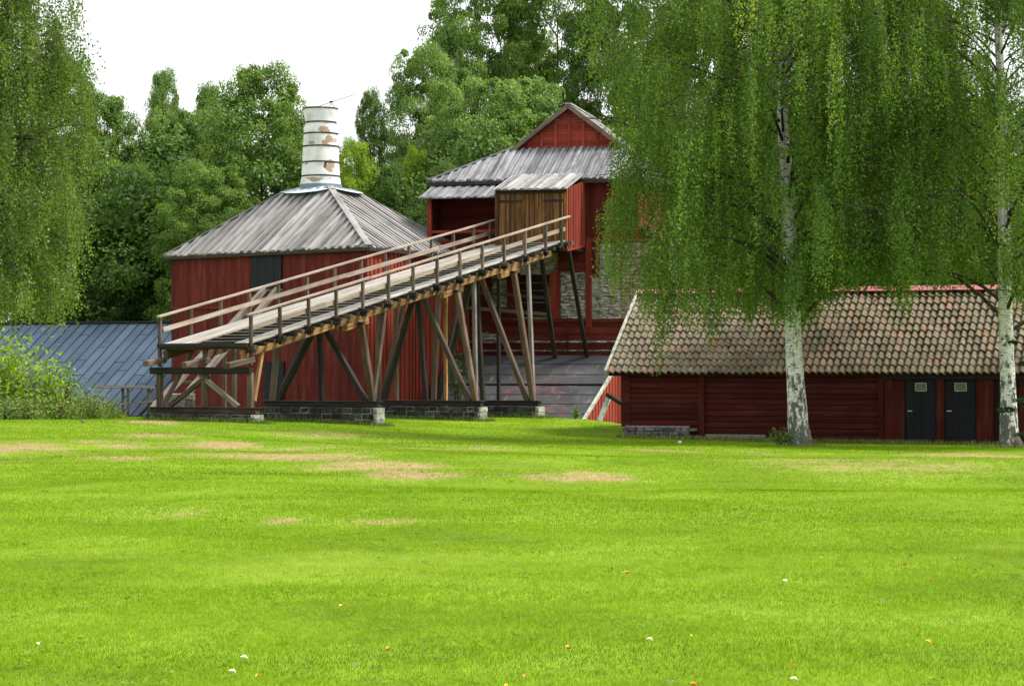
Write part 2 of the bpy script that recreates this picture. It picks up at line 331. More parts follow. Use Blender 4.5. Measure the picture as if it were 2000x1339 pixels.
def thing(name, loc, label, cat, group=None):
    o = bpy.data.objects.new(name, None); col.objects.link(o); o.location = loc; o.empty_display_size = .3
    return tag(o, label, cat, group)
def single(mb, name, mat, base, label, cat, group=None, kind=None, smooth_=False):
    o = mb.build(name, mat, None, base, smooth_); return tag(o, label, cat, group, kind)
def copy_tree(o, parent=None):
    c = o.copy(); col.objects.link(c); c.parent = parent
    for ch in o.children: copy_tree(ch, c)
    return c

# ------------------------------------------------------------------ ground
CP = [(-40, 75, 0.3), (-20, 78, .28), (-16, 82, .2), (-13, 82, .06), (-9, 79, 0.02), (-5, 84.5, -.34), (-9, 88, -.1), (-1.7, 91, .0), (1, 95, -.07), (2.5, 92, -.2), (4.5, 87, -.55), (2.5, 79, -.5), (4.6, 79, -.74), (3.5, 84, -.66),
      (4, 82, -.74), (7, 80.5, -.76), (10, 79.5, -.78), (13, 78.5, -.78), (17, 77, -.78), (30, 76, -.7), (0, 70, -.28), (9, 72, -.64), (5, 72, -.52), (0, 12, 0), (-8, 25, 0), (8, 25, 0), (-10, 45, -.06), (10, 45, -.2), (16, 62, -.45), (-14, 62, -.02), (-25, 45, 0), (25, 45, -.2), (-15, 100, 0), (14, 95, -.6)]
CPa = np.array(CP)
def crest(x): return np.interp(x, [-60, -14, -10, 1.5, 3.0, 5.0, 9, 60], [90, 91, 96.5, 96.5, 95, 90, 95, 95])
def gz(X, Y):
    X = np.asarray(X, float); Y = np.asarray(Y, float)
    num = np.zeros_like(X); den = np.full_like(X, 1e-9)
    for cx, cy, cz in CPa:
        wgt = np.exp(-((X-cx)**2+(Y-cy)**2)/(2*4.5**2))+1e-3*np.exp(-((X-cx)**2+(Y-cy)**2)/(2*25**2))
        num += wgt*cz; den += wgt
    z = num/den
    z = z*np.clip((130-Y)/25, 0, 1)
    z += .035*np.sin(X*.55+1.3*np.sin(Y*.21))*np.sin(Y*.33+X*.1)*np.clip((Y-16)/20, 0, 1)*np.clip((84-Y)/8, 0, 1)
    z += .02*np.sin(X*1.1+.7*np.sin(Y*.5)+2)*np.sin(Y*.8+X*.25)*np.clip((Y-9)/4, 0, 1)*np.clip((80-Y)/10, 0, 1)
    t = np.clip((Y-crest(X))/8, 0, 1); t = t*t*(3-2*t)
    z = z-2.0*t
    far = np.clip((Y-150)/250, 0, 1); z = z+far*10+np.clip((np.abs(X)-60)/200, 0, 1)*4
    return z
def g1(x, y): return float(gz(np.array([x]), np.array([y]))[0])
def gp(u, Y): x = (u-1000)/F*Y; return V((x, Y, g1(x, Y)))
def vnoise(X, Y, seed=0):
    r = np.random.RandomState(seed); out = np.zeros_like(X, float)
    for k in range(10):
        f = 1.6**(k % 5); a = r.uniform(0, 6.28); ph = r.uniform(0, 6.28)
        out += np.sin((X*math.cos(a)+Y*math.sin(a))*f+ph+1.5*np.sin((X*math.sin(a*1.7)-Y*math.cos(a))*f*.6+ph*2))/f**.6
    return out/4
DRY = []  # worn patches: (x, y, half length, half depth, strength)
for (u, v, du, dv, s) in [(800, 925, 110, 13, .7), (800, 908, 190, 7, .7), (560, 893, 200, 8, .85), (460, 868, 110, 9, .65), (330, 854, 110, 7, .55), (110, 878, 170, 13, .75), (290, 900, 220, 7, .5), (640, 915, 120, 6, .5), (310, 834, 60, 6, .8),
                          (870, 862, 140, 8, .5), (560, 1030, 40, 8, .55), (330, 1020, 60, 12, .45), (1040, 1020, 30, 8, .6), (750, 1035, 90, 7, .45), (1120, 925, 110, 10, .7), (870, 1070, 25, 6, .7), (1700, 900, 280, 22, .45), (1850, 870, 260, 14, .65), (1350, 858, 170, 7, .6), (600, 876, 220, 6, .5), (700, 842, 250, 6, .35), (990, 1070, 20, 5, .6), (20, 905, 60, 10, .6)]:
    Y = (CZ+.1)*F/(v-VH); DRY.append(((u-1000)/F*Y, Y, du/F*Y, dv/(v-VH)*Y, s))
def dry(X, Y):
    X = np.asarray(X, float); Y = np.asarray(Y, float); d = np.zeros_like(X)
    n = vnoise(X*1.5, Y*.5, 3)+.5*vnoise(X*.35, Y*.9, 4)
    for (cx, cy, a, b, s) in DRY:
        q = ((X-cx)/a)**2+((Y-cy)/b)**2
        d = np.maximum(d, s*.72*np.exp(-q*.9)*np.clip(1.15+1.3*n, .15, 1.6))
    return np.clip(d, 0, 1)
def groundmat():
    m, n, l, b = newmat('mown_grass')
    tc = n.new('ShaderNodeTexCoord')
    def noise(sc_, st, det=6, rough=.6):
        mp = n.new('ShaderNodeMapping'); mp.inputs['Scale'].default_value = st; l.new(tc.outputs['Object'], mp.inputs[0])
        no = n.new('ShaderNodeTexNoise'); no.inputs['Scale'].default_value = sc_; no.inputs['Detail'].default_value = det; no.inputs['Roughness'].default_value = rough
        l.new(mp.outputs[0], no.inputs[0]); return no
    r1 = ramp(n, [(.3, (.09, .16, .003)), (.5, (.138, .24, .004)), (.7, (.2, .3, .02))]); l.new(noise(.35, (1, 1, 1)).outputs[0], r1.inputs[0])
    r2 = ramp(n, [(.25, (.45, .5, .35)), (.5, (1, 1, 1)), (.75, (1.3, 1.25, 1.4))]); l.new(noise(7, (1, .35, 1), 8, .75).outputs[0], r2.inputs[0])
    mu = n.new('ShaderNodeMixRGB'); mu.blend_type = 'MULTIPLY'; mu.inputs[0].default_value = 1; l.new(r1.outputs[0], mu.inputs[1]); l.new(r2.outputs[0], mu.inputs[2])
    a = n.new('ShaderNodeAttribute'); a.attribute_name = 'dry'
    rb = ramp(n, [(.3, (.24, .17, .075)), (.6, (.38, .27, .14)), (.8, (.42, .35, .2))]); l.new(noise(5, (1, .6, 1), 7, .7).outputs[0], rb.inputs[0])
    n4 = noise(3.5, (1, .5, 1), 8, .75)
    ad = n.new('ShaderNodeMath'); ad.operation = 'MULTIPLY_ADD'; l.new(n4.outputs[0], ad.inputs[0]); ad.inputs[1].default_value = 1.2; ad.inputs[2].default_value = -.6
    a2 = n.new('ShaderNodeMath'); l.new(ad.outputs[0], a2.inputs[0]); l.new(a.outputs['Fac'], a2.inputs[1])
    rr = ramp(n, [(.2, (0, 0, 0)), (.5, (.9, .9, .9))]); l.new(a2.outputs[0], rr.inputs[0])
    mx = n.new('ShaderNodeMixRGB'); l.new(rr.outputs[0], mx.inputs[0]); l.new(mu.outputs[0], mx.inputs[1]); l.new(rb.outputs[0], mx.inputs[2])
    l.new(mx.outputs[0], b.inputs['Base Color']); b.inputs['Roughness'].default_value = .9; b.inputs['Specular IOR Level'].default_value = .1
    bp = n.new('ShaderNodeBump'); bp.inputs['Strength'].default_value = .6; bp.inputs['Distance'].default_value = .05; l.new(noise(14, (1, .5, 1), 6, .7).outputs[0], bp.inputs['Height']); l.new(bp.outputs[0], b.inputs['Normal'])
    return m
xs = np.concatenate([[-600, -400, -250, -160, -110, -80, -60, -50, -42, -36, -31], np.arange(-27, 27.01, .45), [31, 36, 42, 50, 60, 80, 110, 160, 250, 400, 600]])
ys = np.concatenate([[-60, -30, -10, 0, 5], np.arange(9, 108, .45), np.arange(108, 150, 4), [155, 165, 180, 200, 230, 270, 330, 420, 560, 800]])
GX, GY = np.meshgrid(xs, ys); GZ = gz(GX, GY)
me = bpy.data.meshes.new('lawn'); nx, ny = len(xs), len(ys)
idx = np.arange(nx*ny).reshape(ny, nx)
fc = np.stack([idx[:-1, :-1], idx[:-1, 1:], idx[1:, 1:], idx[1:, :-1]], -1).reshape(-1, 4)
me.from_pydata(np.stack([GX, GY, GZ], -1).reshape(-1, 3).tolist(), [], fc.tolist())
a = me.attributes.new('dry', 'FLOAT', 'POINT'); a.data.foreach_set('value', dry(GX, GY).astype(np.float32).ravel())
me.polygons.foreach_set('use_smooth', [True]*len(me.polygons)); me.materials.append(groundmat())
lawn = bpy.data.objects.new('ground', me); col.objects.link(lawn); tag(lawn, 'bright green mown lawn with worn brownish patches', None, None, 'structure')

def np_mesh(name, verts, quads_n, tone, mat, k=4, extra=None):
    """mesh of quads_n separate k-gons from a flat vertex array"""
    me = bpy.data.meshes.new(name); nv = len(verts)
    me.vertices.add(nv); me.vertices.foreach_set('co', verts.astype(np.float32).ravel())
    me.loops.add(nv); me.loops.foreach_set('vertex_index', np.arange(nv, dtype=np.int32))
    me.polygons.add(quads_n); me.polygons.foreach_set('loop_start', np.arange(0, nv, k, dtype=np.int32))
    try: me.polygons.foreach_set('loop_total', np.full(quads_n, k, dtype=np.int32))
    except Exception: pass
    me.update(calc_edges=True); me.validate()
    t = me.attributes.new('tone', 'FLOAT', 'POINT'); t.data.foreach_set('value', np.repeat(tone, k).astype(np.float32))
    me.materials.append(mat); return me

# grass blades over the lawn, longer and denser towards the camera
def grassmat():
    m, n, l, b = newmat('grass_blades')
    t = n.new('ShaderNodeAttribute'); t.attribute_name = 'tone'
    r = ramp(n, [(0, (.05, .1, .004)), (.22, (.142, .25, .003)), (.5, (.215, .352, .004)), (.8, (.36, .46, .06)), (.9, (.4, .33, .14)), (1, (.42, .3, .15))]); l.new(t.outputs['Fac'], r.inputs[0])
    l.new(r.outputs[0], b.inputs['Base Color']); b.inputs['Roughness'].default_value = .7; b.inputs['Specular IOR Level'].default_value = .05
    tr = n.new('ShaderNodeBsdfTranslucent'); l.new(r.outputs[0], tr.inputs[0])
    mx = n.new('ShaderNodeMixShader'); mx.inputs[0].default_value = .35
    l.new(b.outputs[0], mx.inputs[1]); l.new(tr.outputs[0], mx.inputs[2]); l.new(mx.outputs[0], n['Material Output'].inputs[0])
    return m
rs = np.random.RandomState(11)
bl = []; tn = []
for (y0, y1, dens, h, wd) in [(8, 11.5, 900, .028, .006), (11.5, 17, 2900, .026, .0045), (17, 26, 1700, .028, .006), (26, 40, 650, .031, .009), (40, 62, 240, .036, .014), (62, 97, 90, .045, .02)]:
    n_ = int((y1-y0)*((y0+y1)/2*.56+8)*dens)
    Y = rs.uniform(y0, y1, n_); X = rs.uniform(-1, 1, n_)*(Y*.28+4)
    keep = ~((Y > 78.0) & (X > 3.6) & (Y > 83.4-(X-3.5)*.343)); keep &= Y < crest(X)
    X, Y = X[keep], Y[keep]; n_ = len(X)
    Z = gz(X, Y); nz = vnoise(X*.8, Y*.45, 5); nf = vnoise(X*4, Y*3, 8); d = dry(X, Y)
    H = h*(.55+.5*rs.rand(n_)+.35*np.clip(nf, -1, 1))*(1-.6*d); ang = rs.uniform(0, 2*math.pi, n_)
    ln = H*rs.uniform(.2, .9, n_); la = rs.uniform(0, 2*math.pi, n_)
    b0 = np.stack([X-np.cos(ang)*wd/2, Y-np.sin(ang)*wd/2, Z-.005], -1); b1 = np.stack([X+np.cos(ang)*wd/2, Y+np.sin(ang)*wd/2, Z-.005], -1)
    tp = np.stack([X+np.cos(la)*ln, Y+np.sin(la)*ln, Z+H], -1)
    bl.append(np.stack([b0, b1, tp], 1).reshape(-1, 3))
    ns_ = vnoise(X*.22+2*np.sin(Y*.3), Y*1.0, 6); cl = vnoise(X*2.2, Y*1.1, 9); tt = np.clip(.36+.26*nz*np.clip(nz+.6, 0, 1.5)+.18*nf+.2*ns_-.35*np.clip(cl-.75, 0, .6)+rs.normal(0, .1, n_)+.03, 0, .8); d2 = np.clip(d*1.1+(.5*vnoise(X*6, Y*3.5, 12)+.25*vnoise(X*2.5, Y*2, 13)-.16)*(d > .05), 0, 1); isd = rs.rand(n_) < d2*.85+.012; tt[isd] = rs.uniform(.85, 1, isd.sum()); tn.append(tt)
bl = np.concatenate(bl); tn = np.concatenate(tn)
gm = np_mesh('grass', bl, len(bl)//3, tn, grassmat(), 3)
go = bpy.data.objects.new('grass', gm); col.objects.link(go); tag(go, 'short bright green grass covering the lawn', 'grass', None, 'stuff')

# ------------------------------------------------------------------ timber ramp
N0, N1 = V((-9.12, 80, 0)), V((2.44, 100, 0)); F0, F1 = V((-12.48, 81.9, 0)), V((-.63, 101.8, 0))
RL = (N1-N0).normalized(); RW = (F0-N0).normalized(); OUT = -RW
def dz(t): return lerp(2.74, 7.5, t)          # deck surface height
def nr(t, off=0, z=0): p = lerp(N0, N1, t)+OUT*off; return V((p.x, p.y, dz(t)+z))
def fr(t, off=0, z=0): p = lerp(F0, F1, t)-OUT*off; return V((p.x, p.y, dz(t)+z))
ramp_t = thing('timber_ramp', (-9, 81, 0), 'long weathered timber ramp on trestles climbing to the tall red building', 'ramp', None)
TE = .945
# joists
for i in range(41):
    t = i/40*1.0
    m = MB(); o = rnd.uniform(.2, .34); tt = min(t+.002, 1)
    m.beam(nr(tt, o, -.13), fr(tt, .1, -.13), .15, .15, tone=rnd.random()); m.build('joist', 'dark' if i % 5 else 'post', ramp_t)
    m = MB(); m.beam(lerp(nr(tt, 0, -.03), fr(tt, 0, -.03), .2), lerp(nr(tt, 0, -.03), fr(tt, 0, -.03), .63), .17, .03); m.build('joist_top', 'deck', ramp_t)  # thin pale strip added so the dark joists show lighter tops
# plank tracks along both sides and a middle strip; gaps show the joists between
def track(w0, w1, cnt, nm, lo=0.0, hi=1.0, z=0., mat='deck'):
    m = MB()
    for k in range(cnt):
        f0 = lerp(w0, w1, (k+.04)/cnt); f1 = lerp(w0, w1, (k+.96)/cnt)
        ts = [lo]; x = lo+rnd.uniform(.12, .25)
        while x < hi-.1: ts.append(x); x += rnd.uniform(.18, .26)
        ts.append(hi)
        for a_, b_ in zip(ts[:-1], ts[1:]):
            q = [lerp(nr(a_, 0, z), fr(a_, 0, z), f0), lerp(nr(b_, 0, z), fr(b_, 0, z), f0), lerp(nr(b_, 0, z), fr(b_, 0, z), f1), lerp(nr(a_, 0, z), fr(a_, 0, z), f1)]
            s = rnd.uniform(0, .01); L = (q[1]-q[0]).length; kk = rnd.uniform(0, 50); wd = (q[3]-q[0]).length
            q = [p+UP*s for p in q]
            m.add([p-UP*.055 for p in q]+q, [(0, 1, 2, 3), (4, 7, 6, 5), (0, 4, 5, 1), (1, 5, 6, 2), (2, 6, 7, 3), (3, 7, 4, 0)],
                  [(kk, 0, kk), (kk+L, 0, kk), (kk+L, wd, kk), (kk, wd, kk)]*2, rnd.random())
    return m.build(nm, mat, ramp_t)
track(.01, .19, 2, 'plank_track'); track(.64, .99, 5, 'plank_track')
m = MB(); m.beam(nr(0, .02, -.06)-RL*.1, fr(0, .02, -.06)-RL*.1, .2, .16); m.build('end_beam', 'dark', ramp_t)
m = MB(); m.beam(fr(.0, -1.42, .0), fr(1, -1.42, .0), .08, .06); m.build('kerb_rail', 'rail', ramp_t)
# stringers
for (fn, off) in ((nr, -.22), (fr, -.3)):
    m = MB()
    for a_, b_ in ((-.005, .32), (.32, .62), (.62, TE)):
        m.beam(fn(a_, off, -.36), fn(b_, off, -.36), .2, .3)
    m.build('stringer', 'orange' if fn is nr else 'brownleg', ramp_t)
m = MB(); m.beam(lerp(nr(0), fr(0), .5)+UP*-.36, lerp(nr(TE), fr(TE), .5)+UP*-.36, .2, .3); m.build('stringer', 'brownleg', ramp_t)
# posts and rails
TS = [i*.0757 for i in range(13)]+[.97]
for i, t in enumerate(TS):
    t = min(t, 1)
    m = MB(); lo = -.48 if i % 4 == 3 else -.38
    if i == 0: lo = -.75
    p0 = nr(t, .06, lo); m.beam(p0, nr(t, .05+rnd.uniform(-.02, .02), .98), .12, .1, up=RL); m.build('railing_post', 'post', ramp_t)
    m = MB(); m.beam(nr(t, .2, -.27), nr(t, -.1, -.27), .16, .12, up=UP); m.build('joist_bracket', 'dark', ramp_t)
for i, t in enumerate([0, .075, .15, .226, .305, .385, .465, .545, .62, .695, .77, .845, .915, .975]):
    m = MB(); m.beam(fr(t, .05, -.35 if i else -.8), fr(t, .05+rnd.uniform(-.02, .02), .98), .12, .1, up=RL); m.build('railing_post', 'post', ramp_t)
def rail(fn, off, z, a_, b_, w_, h_, nm, mat='rail', mids=(.33, .66)):
    m = MB(); ts = [a_]+[lerp(a_, b_, q) for q in mids]+[b_]
    for p, q in zip(ts[:-1], ts[1:]):
        m.beam(fn(p, off, z+rnd.uniform(-.01, .01)), fn(q, off, z+rnd.uniform(-.01, .01)), w_, h_)
    return m.build(nm, mat, ramp_t)
rail(nr, .02, 1.0, -.006, 1.002, .15, .075, 'handrail'); rail(fr, .02, 1.0, -.006, .99, .15, .075, 'handrail')
rail(nr, -.03, .5, .004, .99, .035, .17, 'mid_rail', mids=(.2, .45, .7)); rail(fr, -.03, .5, .004, .985, .035, .17, 'mid_rail', mids=(.25, .5, .8))

def bent(t, sillz, noff, foff, nm, stoneb, long_n, long_f, capmat='dark', leg='brownleg'):
    zt = dz(t)-.55
    cn = nr(t, .12); cf = fr(t, .1); cn.z = cf.z = zt-.12
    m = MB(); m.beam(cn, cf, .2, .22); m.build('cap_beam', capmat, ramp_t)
    # corbels under the stringers
    for fn, off in ((nr, -.22), (fr, -.3)):
        m = MB(); a0 = fn(t-.034, off, -.63); b0 = fn(t+.03, off, -.63)
        m.beam(a0, b0, .22, .24); m.build('corbel', 'orange', ramp_t)
    sn = lerp(N0, N1, t)+OUT*(noff+.25); sf = lerp(F0, F1, t)-OUT*(foff+.25); sn.z = sf.z = sillz-.11
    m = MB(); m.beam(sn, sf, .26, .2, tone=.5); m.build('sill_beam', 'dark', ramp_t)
    m = MB(); m.beam(sn+UP*.118+OUT*.06, sf+UP*.118-OUT*.06, .36, .03, tone=.5); m.build('sill_capping', 'sillpaint', ramp_t)
    fn_ = sn-OUT*.3; fn_.z = sillz; ff_ = sf+OUT*.3; ff_.z = sillz
    mid = lerp(cn, cf, .5); midb = lerp(fn_, ff_, .5); midb.z = sillz
    for a_, b_, s, mt in ((cn+RW*.1, fn_, .22, leg), (cf-RW*.1, ff_, .21, 'post'), (mid-UP*.1, midb, .18, 'dark')):
        m = MB(); m.beam(a_, b_, s, s, up=RL); m.build('trestle_leg', mt, ramp_t)
    m = MB(); m.beam(mid+OUT*.16, fn_-OUT*.28, .2, .2, up=RL); m.build('brace', 'post' if t > .5 else 'dark', ramp_t)
    m = MB(); m.beam(mid-OUT*.16, ff_+OUT*.28, .2, .2, up=RL); m.build('brace', 'dark', ramp_t)
    for (tt, mt) in long_n:
        b_ = nr(tt, -.22, -.55); m = MB(); m.beam(fn_+RL*.16-OUT*.08, b_, .16, .16, up=RL.cross(UP)); m.build('brace', mt, ramp_t)
    for (tt, mt) in long_f:
        b_ = fr(tt, -.3, -.55); m = MB(); m.beam(ff_+RL*.16+OUT*.08, b_, .16, .16, up=RL.cross(UP)); m.build('brace', mt, ramp_t)
    # stone pier carrying the sill: a thing of its own
    return sn, sf
bents = {}
bents['b'] = bent(.302, .65, .55, .35, 'b', -.25, [(.385, 'brownleg')], [(.39, 'post')])
bents['c'] = bent(.598, .60, .92, .12, 'c', .0, [(.672, 'grey')], [(.67, 'post')])
bents['d'] = bent(.794, .56, 1.0, .35, 'd', -.1, [(.864, 'grey')], [(.865, 'post')], leg='brownleg')
# extra slender posts behind, as in the photo
for (t, f, mt) in ((.69, .5, 'orange'), (.64, .95, 'post'), (.9, .6, 'dark')):
    a_ = lerp(nr(t), fr(t), f); m = MB(); m.beam((a_.x, a_.y, -.6), (a_.x, a_.y, a_.z-.5), .14, .14, up=RL); m.build('trestle_leg', mt, ramp_t)
# low end: sloping bearers sticking out over the first trestle
sillA = .49; tA = .0
cn = nr(-.004, .15); cf = fr(-.004, .35); cn.z = cf.z = 1.8
m = MB(); m.beam(cn, cf, .22, .24); m.build('cap_beam', 'dark', ramp_t)
for f, e, mt in ((.0, .055, 'post'), (.5, .05, 'post'), (1.0, .036, 'post')):
    a_ = lerp(nr(-e), fr(-e), f); b_ = lerp(nr(.008), fr(.008), f); a_.z -= .52; b_.z -= .6
    m = MB(); m.beam(a_, b_, .24, .2); m.build('bearer', mt, ramp_t)
for f in (.0, .5, 1.0):
    a_ = lerp(nr(0, .05), fr(0, .05), f); a_.z = 1.72
    m = MB(); m.beam((a_.x, a_.y, sillA), a_, .2, .2, up=RL); m.build('trestle_leg', 'post', ramp_t)
ndn = nr(0, .25); fdn = fr(0, .3)
for f0, f1, mt in ((.42, .9, 'post'), (.6, .12, 'grey')):
    a_ = lerp(nr(0), fr(0), f0); b_ = lerp(nr(0), fr(0), f1); a_.z = 1.6; b_.z = sillA+.05
    m = MB(); m.beam(lerp(nr(0), fr(0), .45 if f1 > .5 else .55)*1+UP*(1.65-dz(0)), V((b_.x, b_.y, b_.z)), .16, .18, up=RL); m.build('brace', mt, ramp_t)
a_ = nr(0, .05); m = MB(); m.beam((a_.x+.1, a_.y+.15, sillA+.25), nr(.045, -.22, -.5), .14, .14, up=RW); m.build('brace', 'orange', ramp_t)
a_ = fr(0, .05); m = MB(); m.beam((a_.x+.1, a_.y+.15, sillA+.05), fr(.06, -.3, -.5), .14, .14, up=RW); m.build('brace', 'post', ramp_t)
for f, t2 in ((.62, .1),):
    p_ = lerp(nr(t2), fr(t2), f); m = MB(); m.beam((p_.x, p_.y, -.1), (p_.x, p_.y, p_.z-.5), .15, .15, up=RL); m.build('trestle_leg', 'grey', ramp_t)
sA, fA = lerp(N0, F0, -.09), lerp(N0, F0, 1.1); sA.z = fA.z = sillA-.1
m = MB(); m.beam(sA, fA, .26, .2); m.build('sill_beam', 'brownleg', ramp_t)
m = MB(); m.beam(sA+UP*.117+OUT*.06, fA+UP*.117-OUT*.06, .36, .03); m.build('sill_capping', 'sillpaint', ramp_t)
bents['a'] = (sA, fA)

# stone piers
def pier(key, label, zb, ext_n, ext_f, courses, depth=.55):
    sn, sf = bents[key]; a_ = sn+OUT*ext_n; b_ = sf-OUT*ext_f; zt = sn.z-.1; L = (b_-a_).length
    base = V(((a_.x+b_.x)/2, (a_.y+b_.y)/2, zb))
    r = thing('stone_pier', base, label, 'stone pier', 'stone piers under the ramp trestles')
    d = (b_-a_).normalized(); d.z = 0; k = RL*1.0; h = (zt-zb)/courses
    m = MB(); o = a_-k*depth/2; core = MB()
    c0 = V((o.x, o.y, zb-.4))+d*.05+k*.03; core.box(c0, d*(L-.1), k*(depth-.06), UP*(zt-.02-zb+.4)); core.build('mortar_core', 'mortar', r)
    for c in range(-1, courses):
        x = .22 if c % 2 else 0
        x = 0; first = True
        while x < L-.12:
            wdt = rnd.uniform(.24, .5) if x else rnd.uniform(.2, .42)
            wdt = min(wdt, L-x)
            if L-x-wdt < .15: wdt = L-x
            e = rnd.uniform(-.02, .03); q = V((o.x, o.y, zb+c*h))+d*(x+.01)-k*e
            m2 = m
            blockbox(m2, q, d*(wdt-.02), k*(depth+2*e), UP*(h-.018)); x += wdt
    m.build('stonework', 'stone', r)
    en = MB()
    for c in range(-1, courses):
        q = V((o.x, o.y, zb+c*h))-d*.045-k*.02; blockbox(en, q, d*.16, k*(depth+.04), UP*(h-.02))
    en.build('end_stones', 'stoneend', r)
def blockbox(m, c0, ax, ay, az, j=.012):
    c0 = V(c0); pts = []
    n_ = 3
    ch = .16
    # chamfered rough block
    lx, ly, lz = ax.length, ay.length, az.length
    X, Yv, Zv = ax/lx, ay/ly, az/lz; c = min(.03, lx*.2, lz*.2)
    def q(i, j_, k_): return c0+X*i+Yv*j_+Zv*k_+V((rnd.uniform(-j, j), rnd.uniform(-j, j), rnd.uniform(-j, j)))
    for (yy, s) in ((0, c), (c, 0), (ly-c, 0), (ly, c)):
        pts += [q(s, yy, s), q(lx-s, yy, s), q(lx-s, yy, lz-s), q(s, yy, lz-s)]
    fs = [(0, 1, 2, 3), (15, 14, 13, 12)]
    for r in range(3):
        for k_ in range(4): fs.append((r*4+(k_+1) % 4, r*4+k_, (r+1)*4+k_, (r+1)*4+(k_+1) % 4))
    m.add(pts, [f[::-1] for f in fs], None, rnd.random())
pier('a', 'low dark stone pier under the lowest end of the ramp', 0.0, .02, .1, 2)
pier('b', 'tallest dark stone pier, standing alone in front on the lawn', -.25, .02, .15, 3)
pier('c', 'long low dark stone pier whose pale end reaches the middle of the ramp', .0, .05, .2, 2)
pier('d', 'dark stone pier nearest the black tar paper roof', -.12, .05, -.4, 2)

# chute from the kiln hatch down under the ramp
ch = thing('wooden_chute', P(320, 800, 88), 'pale grey sloping timber chute leading down from the upper hatch of the kiln house', 'chute')
for (u0, v0, u1, v1) in ((516, 566, 296, 800), (541, 566, 338, 800)):
    m = MB(); m.beam(P(u0, v0, 98.3), P(u1, v1, 88.5), .2, .26, tone=.15); m.build('chute_beam', 'grey', ch)
for q in (.45, .75):
    m = MB(); a_ = lerp(P(516, 570, 98.3), P(296, 806, 88.5), q); b_ = lerp(P(541, 570, 98.3), P(338, 806, 88.5), q); m.beam(a_-UP*.1, b_-UP*.1, .14, .14); m.build('cross_piece', 'post', ch)
    m = MB(); c_ = (a_+b_)/2; m.beam((c_.x, c_.y, g1(c_.x, c_.y)-.1), c_-UP*.1, .14, .14, up=RL); m.build('prop', 'post', ch)
m = MB()
for c in range(3):
    for x in range(3): blockbox(m, P(332, 790, 87)+V((x*.3, 0, c*.26-.35)), V((.29, 0, 0)), V((0, .5, 0)), UP*.25)
single(m, 'stone_block_stack', 'rubble', P(340, 800, 87), 'small stack of rough stones behind the lowest ramp trestle', 'stones')

# ------------------------------------------------------------------ kiln house
kN = V((-5.97, 96, 0)); kL = V((-15.7, 104, 0)); kR = V((-1.63, 104.9, 0)); kB = V((-11.4, 112.9, 0)); kC = (kN+kL+kR+kB)/4
ez = 6.95; tz = 9.95
kiln = thing('kiln_house', (kC.x, kC.y, g1(kC.x, kC.y)), 'square dark red plank house with a grey pyramid board roof and white banded stack', 'kiln house')
def wall_boards(a_, b_, z0, z1, width, mat, parent, name='wall', alt=.02, inset=.0, tmin=0, tmax=1, z1b=None, nrm=None):
    a_ = V(a_); b_ = V(b_); u = (b_-a_); u.z = 0; u.normalize(); n_ = u.cross(UP) if nrm is None else nrm
    m = MB(); p = [V((a_.x, a_.y, z0)), V((b_.x, b_.y, z0)), V((b_.x, b_.y, z1 if z1b is None else z1b)), V((a_.x, a_.y, z1))]
    m.boards(p, u, UP, n_, width, .03, alt, .01); return m.build(name, mat, parent)
ins = .35
def inset(p): return p+(kC-p).normalized()*ins
iN, iL, iR, iB = map(inset, (kN, kL, kR, kB))
wl = wall_boards(iL, iN, -2.6, ez-.02, .26, 'red', kiln, alt=.012)
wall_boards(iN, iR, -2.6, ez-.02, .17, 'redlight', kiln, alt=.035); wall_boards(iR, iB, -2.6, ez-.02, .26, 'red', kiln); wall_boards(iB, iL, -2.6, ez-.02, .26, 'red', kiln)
m = MB(); core = [inset(inset(p)*1) for p in (kN, kR, kB, kL)]
m.prism([V((p.x, p.y, -2.6)) for p in core], UP*(ez+2.5)); m.build('inner_wall', 'dark_in', kiln)
# roof
apx = V((kC.x, kC.y, 0)); s_ = .205
kt = {k: V((lerp(apx.x, p.x, s_), lerp(apx.y, p.y, s_), tz)) for k, p in (('N', kN), ('L', kL), ('R', kR), ('B', kB))}
ke = {k: V((p.x, p.y, ez)) for k, p in (('N', kN), ('L', kL), ('R', kR), ('B', kB))}
for a_, b_, wd in (('L', 'N', .23), ('N', 'R', .21), ('R', 'B', .23), ('B', 'L', .23)):
    u = (ke[b_]-ke[a_]).normalized(); n_ = u.cross(kt[a_]-ke[a_]).normalized(); vv = n_.cross(u).normalized()
    m = MB(); m.boards([ke[a_], ke[b_], kt[b_], kt[a_]], u, vv, n_, wd, .04, .065, .05, gap=.03); m.build('roof_slope', 'roof', kiln)
    # dark eave board and wall plate under the edge
    m = MB(); m.beam(ke[a_]-UP*.07+(kC-kN)*0, ke[b_]-UP*.07, .06, .14); m.build('eave_board', 'dark', kiln)
for k in 'NLRB':
    m = MB(); m.beam(ke[k]+UP*.1, kt[k]+UP*.1, .3, .06, tone=.45); m.build('hip_board', 'roof', kiln)
m = MB()
vs = []; 
for k in ('L', 'N', 'R', 'B'): vs.append(lerp(ke[k], kt[k], .93)+UP*.15)
tops = [V((lerp(kC.x, p.x, .6), lerp(kC.y, p.y, .6), tz+.14)) for p in vs]
ring = []
for i in range(4):
    a_, b_ = vs[i], vs[(i+1) % 4]; mid = (a_+b_)/2; down = (mid-V((kC.x, kC.y, tz+.35)))*.28
    ring += [a_, lerp(a_, b_, .2)+down*1.1, mid+down*1.5, lerp(a_, b_, .8)+down*1.1]
ring = [p+UP*.03 for p in ring]
tr = []
for i in range(16):
    j = i//4; q = (i % 4)/4; tr.append(lerp(tops[j], tops[(j+1) % 4], q))
